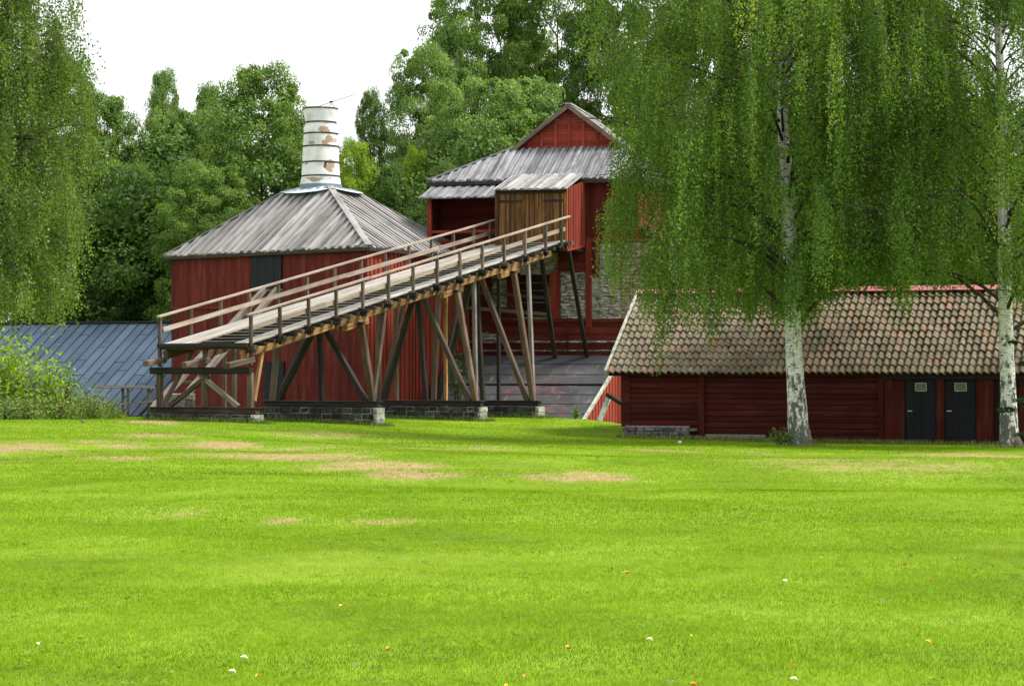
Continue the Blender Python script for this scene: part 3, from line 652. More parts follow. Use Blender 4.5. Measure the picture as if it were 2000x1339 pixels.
n_ = 16; m.add(ring+tr, [(i, (i+1) % n_, (i+1) % n_+n_, i+n_) for i in range(n_)]+[tuple(range(n_, 2*n_))], None, .5); m.build('flashing', 'flash', kiln)
# hatch and lower door on the left wall
uw = (iN-iL).normalized(); nw = uw.cross(UP)
def on_wall(u, v, o, n_, off=.0):
    d = V(((u-1000)/F, 1, (VH-v)/F)); c = V((0, 0, CZ)); t = ((o+n_*off)-c).dot(n_)/d.dot(n_); return c+d*t
def panel(u0, v0, u1, v1, o, n_, off, th, mat, parent, name, width=.2, vert=True):
    a_ = on_wall(u0, v1, o, n_, off); b_ = on_wall(u1, v1, o, n_, off); c_ = on_wall(u1, v0, o, n_, off)
    uu = V((b_.x-a_.x, b_.y-a_.y, 0)); L = uu.length; uu.normalize(); z0, z1 = a_.z, c_.z; z0 = (a_.z+b_.z)/2
    p = [V((a_.x, a_.y, z0)), V((a_.x, a_.y, z0))+uu*L, V((a_.x, a_.y, z1))+uu*L, V((a_.x, a_.y, z1))]
    m = MB()
    if vert: m.boards(p, uu, UP, n_, width, th, .008, 0, .006)
    else: m.boards(p, UP, uu, n_, width, th, .02, .0, .012)
    return m.build(name, mat, parent)
hatch = panel(491, 499, 551, 566, iL, nw, .06, .05, 'door', kiln, 'hatch', .22)
m = MB()
m.beam(on_wall(489, 568, iL, nw, .12), on_wall(553, 566, iL, nw, .12), .14, .1); m.build('hatch_sill', 'post', kiln)
panel(518, 706, 556, 790, iL, nw, .06, .05, 'door', kiln, 'door', .2)
m = MB(); m.beam(on_wall(333, 602, iL, nw, .08), on_wall(470, 600, iL, nw, .08), .06, .1); m.build('wall_rail', 'red', kiln)
# chimney stack
st = thing('part', (0, 0, 0), None, None); bpy.data.objects.remove(st)
zc = lambda v: CZ+(VH-v)*kC.y/F
prof = [(375, .95), (362, .93), (345, .87), (318, .84), (287, .81), (262, .765), (250, .77), (244, .70), (236, .71), (222, .76), (214, .78), (211, .77), (211, .62), (216, .6)]
m = MB(); n_ = 28; vs = []; gu = []
for v, r in prof:
    for k in range(n_):
        a_ = 2*math.pi*k/n_; vs.append(V((kC.x+math.cos(a_)*r, kC.y+math.sin(a_)*r, zc(v)))); gu.append((a_*r, zc(v), 0))
fs = [(i*n_+k, i*n_+(k+1) % n_, (i+1)*n_+(k+1) % n_, (i+1)*n_+k) for i in range(len(prof)-1) for k in range(n_)]
m.add(vs, fs, gu, .5)
def stackmat():
    mm, n, l, b = newmat('peeling_limewash')
    a = n.new('ShaderNodeAttribute'); a.attribute_name = 'guv'
    def noise(scv, st, det=6):
        mp = n.new('ShaderNodeMapping'); mp.inputs['Scale'].default_value = st; l.new(a.outputs['Vector'], mp.inputs[0])
        no = n.new('ShaderNodeTexNoise'); no.inputs['Scale'].default_value = scv; no.inputs['Detail'].default_value = det; l.new(mp.outputs[0], no.inputs[0]); return no
    base = ramp(n, [(.3, (.5, .5, .49)), (.55, (.72, .72, .72))]); l.new(noise(2, (1, 1, 1)).outputs[0], base.inputs[0])
    sep = n.new('ShaderNodeSeparateXYZ'); l.new(a.outputs['Vector'], sep.inputs[0])
    def spots(lst, amp, no, th, colr, prev, kk=1.):
        cur = None
        for (cu, cv, wu, wv) in lst:
            def q(sock, c, wd):
                s = n.new('ShaderNodeMath'); s.operation = 'SUBTRACT'; l.new(sock, s.inputs[0]); s.inputs[1].default_value = c
                d = n.new('ShaderNodeMath'); d.operation = 'DIVIDE'; l.new(s.outputs[0], d.inputs[0]); d.inputs[1].default_value = wd
                p = n.new('ShaderNodeMath'); p.operation = 'MULTIPLY'; l.new(d.outputs[0], p.inputs[0]); l.new(d.outputs[0], p.inputs[1]); return p
            s = n.new('ShaderNodeMath'); l.new(q(sep.outputs[0], cu, wu).outputs[0], s.inputs[0]); l.new(q(sep.outputs[1], cv, wv).outputs[0], s.inputs[1])
            k = n.new('ShaderNodeMath'); k.operation = 'SUBTRACT'; k.inputs[0].default_value = 1; l.new(s.outputs[0], k.inputs[1])
            if cur is None: cur = k
            else:
                mx = n.new('ShaderNodeMath'); mx.operation = 'MAXIMUM'; l.new(cur.outputs[0], mx.inputs[0]); l.new(k.outputs[0], mx.inputs[1]); cur = mx
        kn = n.new('ShaderNodeMath'); kn.operation = 'MULTIPLY'; l.new(cur.outputs[0], kn.inputs[0]); kn.inputs[1].default_value = kk
        ad = n.new('ShaderNodeMath'); ad.operation = 'MULTIPLY_ADD'; l.new(no.outputs[0], ad.inputs[0]); ad.inputs[1].default_value = amp; l.new(kn.outputs[0], ad.inputs[2])
        r = ramp(n, [(th, (0, 0, 0)), (th+.06, (1, 1, 1))]); l.new(ad.outputs[0], r.inputs[0])
        mx = n.new('ShaderNodeMixRGB'); l.new(r.outputs[0], mx.inputs[0]); l.new(prev, mx.inputs[1]); mx.inputs[2].default_value = (*colr, 1); return mx.outputs[0]
    zz = lambda v: CZ+(VH-v)*kC.y/F
    # angle of a surface point facing the camera is 3/2 pi; guv.x = angle*radius
    def pu(px, r): c = (px-625)/F*kC.y; return (1.5*math.pi+math.asin(max(-1, min(1, c/r))))*r
    out = spots([(pu(634, .77), zz(257), .3, .16), (pu(644, .81), zz(277), .42, .28), (pu(608, .81), zz(281), .2, .12), (pu(648, .84), zz(328), .3, .35), (pu(625, .87), zz(352), .7, .12), (pu(600, .84), zz(322), .15, .08)], 1.0, noise(2.6, (1, 2, 1), 8), .545, (.34, .25, .17), base.outputs[0], .22)
    out = spots([(pu(638, .84), zz(325), .12, .24)], .5, noise(3, (1, 1, 1)), .8, (.22, .05, .025), out)
    l.new(out, b.inputs['Base Color']); b.inputs['Roughness'].default_value = .9
    return mm
stackobj = m.build('chimney_stack', stackmat(), kiln, smooth_=True)
for v, r in ((213, .785), (240, .715), (262, .775), (287, .82), (318, .85), (345, .88)):
    m = MB(); pts = []; 
    ring_ = [V((kC.x+math.cos(2*math.pi*k/n_)*r, kC.y+math.sin(2*math.pi*k/n_)*r, zc(v))) for k in range(n_)]
    vv = [p+UP*.03 for p in ring_]+[p-UP*.03 for p in ring_]+[lerp(V((kC.x, kC.y, zc(v))), p, 1.02)+UP*.03 for p in ring_]+[lerp(V((kC.x, kC.y, zc(v))), p, 1.02)-UP*.03 for p in ring_]
    fs = []
    for k in range(n_):
        j = (k+1) % n_; fs += [(2*n_+k, 2*n_+j, 3*n_+j, 3*n_+k), (k, j, 2*n_+j, 2*n_+k), (n_+k, 3*n_+k, 3*n_+j, n_+j)]
    m.add(vv, fs, None, .5); m.build('iron_band', 'iron', stackobj)
m = MB(); m.tube([V((kC.x, kC.y, zc(376))), V((kC.x, kC.y, zc(361)))], [1.02, .96], 28); m.build('collar', 'lead', kiln)
c_ = V((kC.x, kC.y, zc(210)))
m = MB(); m.tube([c_+V((-.25, 0, 0)), c_+V((1.55, .2, .62))], [.018, .012], 6); m.build('damper_lever', 'iron', stackobj)
m = MB()
for dx in (-.12, .16): m.tube([c_+V((.5+dx, -.1, -.1)), c_+V((.48, 0, .27))], [.02, .016], 6)
m.tube([c_+V((.4, 0, .27)), c_+V((.58, 0, .27))], [.03, .03], 6); m.build('lever_stand', 'iron', stackobj)
m = MB(); m.tube([c_+V((-.2, 0, -.02)), c_+V((-.2, 0, .03))], [.42, .4], 16); m.build('damper_lid', 'iron', stackobj)

# ------------------------------------------------------------------ tall furnace building
fO = V((3.24, 104, 0)); fF = V((-.976, .218, 0)).normalized(); fN = V((-.218, -.976, 0)).normalized()
def fp(w_, n_, z): p = fO+fF*w_+fN*n_; return V((p.x, p.y, z))
def fpx(u, v, n_): return on_wall(u, v, fO, fN, n_)
fu = thing('furnace_house', (2, 106, -2), 'tall red timber and stone building with grey board roofs and a red gable on top', 'furnace house')
WL, WR, WU = 6.76, -4.3, -2.5; ZB = -2.6; EZ = 10.4
def fwall(w0, w1, n0, z0, z1, width, mat, name='wall', alt=.015, horiz=False, parent=None, off=0.):
    a_ = fp(w0, n0+off, z0); b_ = fp(w1, n0+off, z0); u = (b_-a_).normalized()
    p = [a_, b_, fp(w1, n0+off, z1), fp(w0, n0+off, z1)]; m = MB()
    if horiz: m.boards(p, UP, u, fN, width, .03, alt, .0, .008)
    else: m.boards(p, u, UP, fN, width, .03, alt, .01)
    return m.build(name, mat, parent or fu)
# core
m = MB(); m.prism([fp(WL-.05, -.06, ZB), fp(WR+.05, -.06, ZB), fp(WR+.05, -8.9, ZB), fp(WL-.05, -8.9, ZB)], UP*(7.45-ZB)); m.build('masonry_core', 'wall_stone', fu)
m = MB(); m.prism([fp(WL-.05, -.06, 7.45), fp(WU+.05, -.06, 7.45), fp(WU+.05, -8.9, 7.45), fp(WL-.05, -8.9, 7.45)], UP*(EZ-7.45)); m.build('inner_wall', 'dark_in', fu)
# upper boarding of the front, right part, and sides
fwall(3.1, WU, 0, 7.6, EZ, .2, 'red', 'wall', .02)
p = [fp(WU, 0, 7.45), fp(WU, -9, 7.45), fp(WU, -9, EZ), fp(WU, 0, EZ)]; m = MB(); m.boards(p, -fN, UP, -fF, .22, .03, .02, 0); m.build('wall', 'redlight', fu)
m = MB(); m.boards([fp(WR, .1, 7.46), fp(WR, -9, 7.46), fp(WU-.03, -9, 8.3), fp(WU-.03, .1, 8.3)], -fN, (fp(WU, 0, 8.3)-fp(WR, 0, 7.46)).normalized(), (UP*1.8-fF*.84).normalized(), .2, .04, .04, .04); m.build('low_roof', 'roofblue', fu)
for (w_, off) in ((WR, -1), (WL, 1)):
    zt_ = EZ if off > 0 else 7.44; p = [fp(w_, 0, ZB), fp(w_, -9, ZB), fp(w_, -9, zt_), fp(w_, 0, zt_)]; m = MB(); m.boards(p, -fN, UP, fF*(1 if off > 0 else -1), .22, .03, .02, 0); m.build('wall', 'red', fu)
p = [fp(WU, -9, ZB), fp(WL, -9, ZB), fp(WL, -9, EZ), fp(WU, -9, EZ)]; m = MB(); m.boards(p, fF, UP, -fN, .22, .03, .02, 0); m.build('wall', 'red', fu)
# skirt roof with hips
E = {'L': fp(WL+.35, .6, EZ), 'R': fp(WU-.45, .6, EZ), 'BR': fp(WU-.45, -9.6, EZ), 'BL': fp(WL+.35, -9.6, EZ)}
zr = 12.15; rl = fpx(1000, 290, -3.1); rr_ = fpx(1212, 290, -3.1); wl_ = (rl-fO).dot(fF); wr_ = (rr_-fO).dot(fF)
T = {'L': fp(wl_, -3.1, zr), 'R': fp(wr_, -3.1, zr), 'BR': fp(wr_, -6.1, zr), 'BL': fp(wl_, -6.1, zr)}
for a_, b_ in (('L', 'R'), ('R', 'BR'), ('BR', 'BL'), ('BL', 'L')):
    u = (E[b_]-E[a_]).normalized(); q = T[a_]-E[a_]; n_ = u.cross(q).normalized(); vv = n_.cross(u)
    m = MB(); m.boards([E[a_], E[b_], T[b_], T[a_]], u, vv, n_, .17, .04, .06, .06, gap=.025); m.build('roof_slope', 'roofblue', fu)
for k in E:
    m = MB(); m.beam(E[k]+UP*.1, T[k]+UP*.1, .24, .05); m.build('hip_board', 'roofblue', fu)
m = MB(); m.beam(E['L']-UP*.08, E['R']-UP*.08, .05, .14); m.build('eave_board', 'dark', fu)
m = MB(); m.prism([T['L'], T['R'], T['BR'], T['BL']], UP*.02); m.build('roof_deck', 'roofblue', fu)
# upper gable volume
gl = fpx(1008, 288, -3.15); ga = fpx(1112, 210, -3.15); wgl = (gl-fO).dot(fF); wga = (ga-fO).dot(fF); wgr = 2*wga-wgl; zg = 12.1; za = ga.z-.05
m = MB(); u = -fF
for (poly) in ([fp(wgl, -3.2, zg), fp(wgr, -3.2, zg), fp(wga, -3.2, za)],):
    m.boards(poly, UP, u, fN, .13, .02, .012, 0, .008); 
m.build('gable_wall', 'redlight', fu)
for q in (.12, .24, .37, .5, .63, .76, .88):
    m = MB()
    w_ = lerp(wgl, wgr, q); zt_ = zg+(za-zg)*(1-abs(q-.5)*2)
    if zt_-zg > .3: m.beam(fp(w_, -3.14, zg), fp(w_, -3.14, zt_-.05), .14, .04, up=fN); m.build('gable_batten', 'redlight', fu)
m = MB(); m.prism([fp(wgl, -3.25, zg), fp(wgr, -3.25, zg), fp(wga, -3.25, za)], -fN*7.0); m.build('gable_core', 'red', fu)
oh = .28
for s, w_ in ((1, wgl), (-1, wgr)):
    sl_ = (za-zg)/(wgl-wga); eav = lambda n_: fp(w_+s*.35, n_, zg-.35*sl_+.1)
    a_, b_, c_, d_ = fp(w_+s*.35, -2.85, zg-.35*sl_+.12), fp(w_+s*.35, -10.6, zg-.35*sl_+.12), fp(wga, -10.6, za+.12), fp(wga, -2.85, za+.12)
    u = (b_-a_).normalized(); q = (d_-a_); n_ = u.cross(q).normalized(); 
    if n_.z < 0: n_ = -n_
    vv = (q-u*q.dot(u)).normalized()
    m = MB(); m.boards([a_, b_, c_, d_], u, vv, n_, .2, .04, .04, .03, gap=.01, tmin=.5); m.build('gable_roof_slope', 'roof', fu)
    m = MB(); m.beam(a_+fN*.04-UP*.03, d_+fN*.04-UP*.03, .06, .2, tone=.8); m.build('barge_board', 'post', fu)
m = MB(); m.beam(fp(wga, -2.8, za+.2), fp(wga, -10.6, za+.2), .3, .06); m.build('ridge_board', 'roof', fu)
# hut over the ramp head
HW = 3.08; nF = 4.1
hb = thing('x', (0, 0, 0), None, None); bpy.data.objects.remove(hb)
hz0, hz1f, hz1b = 7.35, 9.72, 10.38
def hp(w_, n_, z): return fp(w_, n_, z)
a_ = fpx(1106, 470, nF); h0 = (a_-fO).dot(fF); b_ = fpx(970, 470, nF); h1 = (b_-fO).dot(fF)
def boardq(poly, u, v, n_, wd, mat, name, alt=.015, th=.03, gap=.004, parent=None, jit=0.):
    m = MB(); m.boards(poly, u, v, n_, wd, th, alt, jit, gap); return m.build(name, mat, parent or fu)
mid_ = (h0+h1)/2-.05
dr = boardq([hp(h1-.12, nF+.03, hz0), hp(mid_, nF+.03, hz0), hp(mid_, nF+.03, hz1f-.2), hp(h1-.12, nF+.03, hz1f-.2)], -fF, UP, fN, .095, 'hut', 'door')
d2 = boardq([hp(mid_-.03, nF+.03, hz0), hp(h0+.12, nF+.03, hz0), hp(h0+.12, nF+.03, hz1f-.2), hp(mid_-.03, nF+.03, hz1f-.2)], -fF, UP, fN, .095, 'hut', 'door')
for d_, wa, wb in ((dr, h1-.14, mid_+.45), (d2, mid_-.5, h0+.14)):
    m = MB(); z_ = hz1f-.52; m.beam(hp(wa, nF+.09, z_), hp(wb, nF+.09, z_), .03, .09); m.build('strap_hinge', 'iron', d_)
for w_ in (h0+.02, h1-.02, mid_):
    m = MB(); m.beam(hp(w_, nF+.07, hz0-.1), hp(w_, nF+.07, hz1f-.04), .15, .07, up=fN); m.build('door_frame', 'hut', fu)
m = MB(); m.beam(hp(h0, nF+.05, hz1f-.1), hp(h1, nF+.05, hz1f-.1), .12, .2); m.build('lintel', 'dark', fu)
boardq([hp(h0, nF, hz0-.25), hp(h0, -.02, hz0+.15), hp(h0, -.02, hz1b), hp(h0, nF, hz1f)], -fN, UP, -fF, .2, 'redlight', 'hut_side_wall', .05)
boardq([hp(h1, nF, hz0-.25), hp(h1, -.02, hz0+.15), hp(h1, -.02, hz1b), hp(h1, nF, hz1f)], -fN, UP, fF, .2, 'red', 'hut_side_wall', .05)
m = MB(); m.beam(hp(h0-.02, nF+.05, hz0-.3), hp(h0-.02, 0, hz0+.1), .1, .12); m.build('sill_plate', 'redlight', fu)
m = MB(); m.box(hp(h0-.02, nF-.08, hz0-.2), fF*(h1-h0), -fN*(nF-.1), UP*.15); m.build('hut_floor', 'dark', fu)
a_, b_, c_, d_ = hp(h1+.12, nF+.35, hz1f-.06), hp(h0-.1, nF+.35, hz1f-.06), hp(h0-.1, .45, hz1b+.24), hp(h1+.12, .45, hz1b+.24)
n_ = (b_-a_).cross(d_-a_).normalized(); boardq([a_, b_, c_, d_], -fF, (d_-a_).normalized(), n_, .18, 'roof', 'hut_roof', .045, .035, .01, jit=.05)
# porch with lean-to roof at the left
wp0, wp1 = h1+.02, WL-.1; nP = 2.0
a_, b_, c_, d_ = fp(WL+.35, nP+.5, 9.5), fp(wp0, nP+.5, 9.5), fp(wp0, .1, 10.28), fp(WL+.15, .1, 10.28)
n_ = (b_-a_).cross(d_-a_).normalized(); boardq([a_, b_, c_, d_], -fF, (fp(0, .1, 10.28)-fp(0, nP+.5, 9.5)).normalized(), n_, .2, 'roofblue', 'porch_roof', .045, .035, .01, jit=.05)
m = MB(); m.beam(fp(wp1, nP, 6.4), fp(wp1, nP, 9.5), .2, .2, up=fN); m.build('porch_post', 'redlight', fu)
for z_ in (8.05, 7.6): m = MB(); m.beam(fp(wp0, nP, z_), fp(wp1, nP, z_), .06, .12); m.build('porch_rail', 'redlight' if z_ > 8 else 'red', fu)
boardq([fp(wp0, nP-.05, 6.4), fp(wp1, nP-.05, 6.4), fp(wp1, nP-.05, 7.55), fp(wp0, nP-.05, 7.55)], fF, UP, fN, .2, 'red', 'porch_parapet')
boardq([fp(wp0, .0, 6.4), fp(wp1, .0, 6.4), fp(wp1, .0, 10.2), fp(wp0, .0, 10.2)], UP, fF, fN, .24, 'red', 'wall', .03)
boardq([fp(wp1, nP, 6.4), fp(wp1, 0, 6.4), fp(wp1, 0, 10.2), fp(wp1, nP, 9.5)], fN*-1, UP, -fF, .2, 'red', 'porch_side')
m = MB(); m.box(fp(wp0, nP, 6.3), fF*(wp1-wp0), -fN*nP, UP*.12); m.build('porch_floor', 'dark', fu)
# lower front: red frame, stone panels, dark panel for the window opening, boards
def fpanel(u0, v0, u1, v1, off, mat, name, width=.3, horiz=True, th=.03, alt=.02):
    a_ = fpx(u0, v1, off); c_ = fpx(u1, v0, off); w0 = (a_-fO).dot(fF); w1 = (c_-fO).dot(fF); z0, z1 = a_.z, c_.z
    return boardq([fp(w0, off, z0), fp(w1, off, z0), fp(w1, off, z1), fp(w0, off, z1)], UP if horiz else -fF, -fF if horiz else UP, fN, width, mat, name, alt, th)
fpanel(1090, 474, 1146, 530, .03, 'red', 'wall_panel', .45); fpanel(900, 622, 1232, 664, .05, 'red', 'wall_panel', .28, alt=.04)
fpanel(900, 669, 1240, 682, .07, 'red', 'log_course', .28); fpanel(900, 685, 1240, 696, .09, 'red', 'log_course', .28)
fpanel(1016, 536, 1072, 618, .03, 'dark_in', 'opening_shade', 2.0)  # flat panel; the shade inside the opening is its dark colour
for v in (551, 566, 589): fpanel(1014, v, 1076, v+3, .09, 'post', 'window_bar', 1.0)
fpanel(1074, 530, 1094, 622, .06, 'redlight', 'frame_post', .3, False); fpanel(1008, 530, 1016, 622, .06, 'red', 'frame_post', .3, False)
fpanel(1144, 464, 1156, 640, .10, 'redlight', 'frame_post', .4, False); fpanel(1164, 470, 1170, 540, .07, 'redlight', 'frame_post', .4, False); fpanel(1146, 464, 1300, 472, .07, 'redlight', 'frame_rail', .4)
fpanel(1288, 470, 1296, 600, .07, 'orange', 'frame_post', .4, False); fpanel(1150, 472, 1163, 535, .04, 'red', 'wall_panel', .3, False)
fpanel(900, 520, 960, 640, .04, 'red', 'wall_panel', .3); fpanel(960, 600, 1010, 622, .05, 'red', 'wall_panel', .3); fpanel(990, 525, 1008, 622, .05, 'red', 'wall_panel', .3)
# stone infill panels, laid as courses of rough blocks
def stonep(u0, v0, u1, v1, off, mat, ch_=.13):
    a_ = fpx(u0, v1, off); c_ = fpx(u1, v0, off); w0 = (a_-fO).dot(fF); w1 = (c_-fO).dot(fF); m = MB(); z = a_.z
    while z < c_.z-.03:
        h_ = min(rnd.uniform(.5, 1.1)*ch_, c_.z-z); w_ = w1
        while w_ < w0-.02:
            l_ = min(rnd.uniform(.08, .4), w0-w_); blockbox(m, fp(w_, off, z)+fN*rnd.uniform(0, .05), fF*(l_-.012), -fN*.12, UP*(h_-.014), .014); w_ += l_
        z += h_
    return m.build('stone_infill', mat, fu)
stonep(1095, 532, 1143, 622, .04, 'wall_stone'); stonep(1172, 473, 1212, 622, .05, 'wall_stone'); stonep(1213, 473, 1286, 622, .05, 'pinkstone', .13); stonep(962, 545, 990, 600, .06, 'wall_stone'); stonep(938, 648, 985, 664, .1, 'wall_stone')
stonep(905, 664, 1235, 669, .09, 'wall_stone', .1); stonep(905, 681.5, 1235, 685.5, .1, 'wall_stone', .09); stonep(905, 694, 1235, 699, .12, 'wall_stone', .1)
# grey scaffold shelf in front of the opening
for v in (568, 600):
    m = MB(); m.beam(fpx(850, v-4, 1.2), fpx(1075, v+14, 1.2), .1, .16); m.build('shelf_beam', 'post', fu)
for u in (905, 1070): m = MB(); m.beam(fpx(u, 560, 1.2), fpx(u, 625, 1.2), .1, .1, up=fN); m.build('shelf_post', 'post', fu)
# iron wall anchor and cross
m = MB(); m.beam(fpx(1109, 646, .14), fpx(1109, 688, .14), .05, .05, up=fN); m.beam(fpx(1104, 651, .14), fpx(1114, 651, .14), .05, .05); m.build('wall_anchor', 'iron', fu)
# black struts holding the hut
for (u0, v0, n0, u1, v1, n1) in ((1057, 500, 3.2, 1085, 706, 1.0), (1109, 482, 3.6, 1147, 698, .7)):
    m = MB(); m.beam(fpx(u0, v0, n0), fpx(u1, v1, n1), .18, .18, up=fN); m.build('strut', 'dark', fu)

# ------------------------------------------------------------------ tar roofed lean-to
lt = thing('tar_roofed_lean_to', (1, 99, -2), 'low lean-to with a worn black tar paper roof and flaking red patches beside the ramp', 'lean-to')
TL, TR = V((-2.75, 103.6, 2.46)), V((4.93, 103.3, 2.46)); BL, BR = V((-3.81, 98, -.39)), V((2.94, 98, -.39))
ln_ = (BR-BL).cross(TL-BL).normalized(); 
if ln_.z < 0: ln_ = -ln_
dn = (BL-TL); 
def tp(f, g, h=0): a_ = lerp(TL, TR, f); b_ = lerp(BL, BR, f); return lerp(b_, a_, g)+ln_*h
for (g0, g1_, h) in ((.0, .56, 0.0), (.55, 1.0, .05)):
    m = MB(); nx_, ny_ = 14, 8; vs = []; gu = []
    for j in range(ny_+1):
        for i in range(nx_+1):
            f = i/nx_; g = lerp(g0, g1_, j/ny_); q = tp(f, g, h+rnd.uniform(-.012, .012)); vs.append(q); gu.append((g*5.8, f*7-3.3, 0))
    k = len(vs); vs += [p-ln_*.06 for p in vs]; gu += gu[:k]
    fs = [(j*(nx_+1)+i, j*(nx_+1)+i+1, (j+1)*(nx_+1)+i+1, (j+1)*(nx_+1)+i) for j in range(ny_) for i in range(nx_)]
    fs += [tuple(k+q for q in f[::-1]) for f in fs]
    fs += [(i, k+i, k+i+1, i+1) for i in range(nx_)]
    fs += [(j*(nx_+1), (j+1)*(nx_+1), k+(j+1)*(nx_+1), k+j*(nx_+1)) for j in range(ny_)]+[(j*(nx_+1)+nx_, k+j*(nx_+1)+nx_, k+(j+1)*(nx_+1)+nx_, (j+1)*(nx_+1)+nx_) for j in range(ny_)]
    m.add(vs, fs, gu, .5); m.build('roof', 'tar', lt)
m = MB()
for g in (.13, .27, .41): m.beam(tp(0, g, .012), tp(1, g, .012), .03, .012, up=ln_)
for g in (.7, .86): m.beam(tp(0, g, .062), tp(1, g, .062), .03, .012, up=ln_)
m.beam(tp(0, .553, .04), tp(1, .553, .04), .05, .07, up=ln_); m.build('roof_seam', 'iron', lt)
m = MB(); m.beam(tp(1, 0, .03)+V((.05, 0, 0)), tp(1, 1, .05)+V((.05, 0, 0)), .1, .22, up=ln_); m.build('verge_board', 'verge', lt)
u = (TR-BR); u.z = 0; u.normalize(); n_ = V((u.y, -u.x, 0))
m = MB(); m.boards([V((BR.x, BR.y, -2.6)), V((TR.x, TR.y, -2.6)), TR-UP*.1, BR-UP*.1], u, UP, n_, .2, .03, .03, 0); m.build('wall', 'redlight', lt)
m = MB(); m.boards([V((BL.x, BL.y, -2.6)), V((BR.x, BR.y, -2.6)), BR-UP*.1, BL-UP*.1], (BR-BL).normalized(), UP, V((0, -1, 0)), .2, .03, .03, 0); m.build('wall', 'red', lt)
pr = thing('raking_prop', P(1170, 830, 95), 'peeling white raking prop with a dark crossbar leaning beside the tar roofed lean-to', 'prop')
m = MB(); m.beam(P(1166, 836, 95), P(1189, 774, 96), .2, .16); m.build('prop_beam', 'verge', pr)
m = MB(); m.beam(P(1186, 770, 96), P(1215, 788, 95), .16, .16); m.build('crossbar', 'dark', pr)

# ------------------------------------------------------------------ long shed with pantile roof
sD = V((.939, -.343, 0)).normalized(); sB = V((.343, .939, 0)).normalized(); sO = V((3.47, 83.8, 0))
def sp(x, b, z): p = sO+sD*x+sB*b; return V((p.x, p.y, z))
def spx(u, v, b): return on_wall(u, v, sO+sB*b, -sB)
def sx(u, b): return (spx(u, 700, b)-sO).dot(sD)
SL = 17.6; ez_, rz_ = 1.72, 4.72; RB = 4.0
sh = thing('long_shed', (10, 83, -.56), 'long low dark red log shed with a mossy pantile roof and two black doors', 'shed')
# tiles
PW, NR = .25, 12; run = math.hypot(RB, rz_-ez_); sv = (sp(0, RB, rz_)-sp(0, 0, ez_)).normalized(); sn_ = sD.cross(sv).normalized()
if sn_.z < 0: sn_ = -sn_
for side in (0, 1):
    m = MB(); ncol = int(SL/PW); rowl = run/NR
    b0 = 0 if side == 0 else 2*RB
    svv = sv if side == 0 else V((-sB.x*RB, -sB.y*RB, rz_-ez_)).normalized()
    nn = sn_ if side == 0 else (V((sB.x, sB.y, 0))*(rz_-ez_)/run+UP*RB/run).normalized()
    seg = 6
    for r in range(NR):
        for c in range(ncol):
            jx = rnd.uniform(-.008, .008); jz = rnd.uniform(-.006, .008); jv = rnd.uniform(-.022, .022)
            vs = []; gu = []; kk = rnd.uniform(0, 40)
            for e in (0, 1):
                for i in range(seg+1):
                    q = i/seg; h = .05*math.cos(2*math.pi*(q-.3))+.012*math.cos(4*math.pi*(q-.2))
                    vv = r*rowl+(jv-.02 if e == 0 else rowl+.02); hh = h+(.062 if e == 0 else .004)+jz
                    vs.append(sp(c*PW+q*(PW+.008)+jx, b0, ez_)+svv*vv+nn*(hh+.03*math.sin(c*.23+.6)*math.sin(r*.26+.2)+.012*math.sin(c*.9+r))); gu.append((kk+q*.25, vv, kk))
            for i in range(seg+1): vs.append(V(vs[i])); gu.append((kk, 0, kk))
            for i in range(seg+1): vs.append(vs[i]-nn*.055); gu.append((kk, 0, kk))
            fs = [(i, i+1, seg+1+i+1, seg+1+i) for i in range(seg)]+[(3*(seg+1)+i, 3*(seg+1)+i+1, 2*(seg+1)+i+1, 2*(seg+1)+i) for i in range(seg)]
            if side: fs = [f[::-1] for f in fs]
            ccl = .5+.5*math.sin(c*.37+r*.2)*math.sin(c*.11-r*.5)
            tt = rnd.random(); tt = tt*.78 if rnd.random() < .86 else rnd.uniform(.78, 1)
            m.add(vs, fs, gu, tt)
    m.build('tile_slope', 'tile', sh, smooth_=True)
m = MB(); m.prism([sp(.02, .05, ez_-.05), sp(.02, RB, rz_-.05), sp(.02, 2*RB-.05, ez_-.05)], sD*(SL-.04)); m.build('roof_underlay', 'dark', sh)
m = MB(); a_ = sp(-.05, RB, rz_+.16); b_ = sp(SL, RB, rz_+.16)
for s in (-1, 1):
    q = sB*s*.26-UP*.17; m.prism([a_, b_, b_+q, a_+q], UP*.015)
for k in range(9): x = k*2.0+.6; m.prism([sp(x, RB, rz_+.178), sp(x+.04, RB, rz_+.178), sp(x+.04, RB-.265, rz_+.004), sp(x, RB-.265, rz_+.004)], UP*.012)
m.build('ridge_cap', 'pink', sh)
m = MB(); m.beam(sp(-.06, -.04, ez_+.02), sp(-.06, RB, rz_+.05), .1, .2, tone=.6); m.beam(sp(-.06, 2*RB, ez_+.02), sp(-.06, RB, rz_+.05), .1, .2); m.build('verge_board', 'verge', sh)
gzb = -.7
wb = .5      # wall plane behind the eave
x0 = sx(1229, wb); xm = sx(1725, wb); x1 = SL-.4
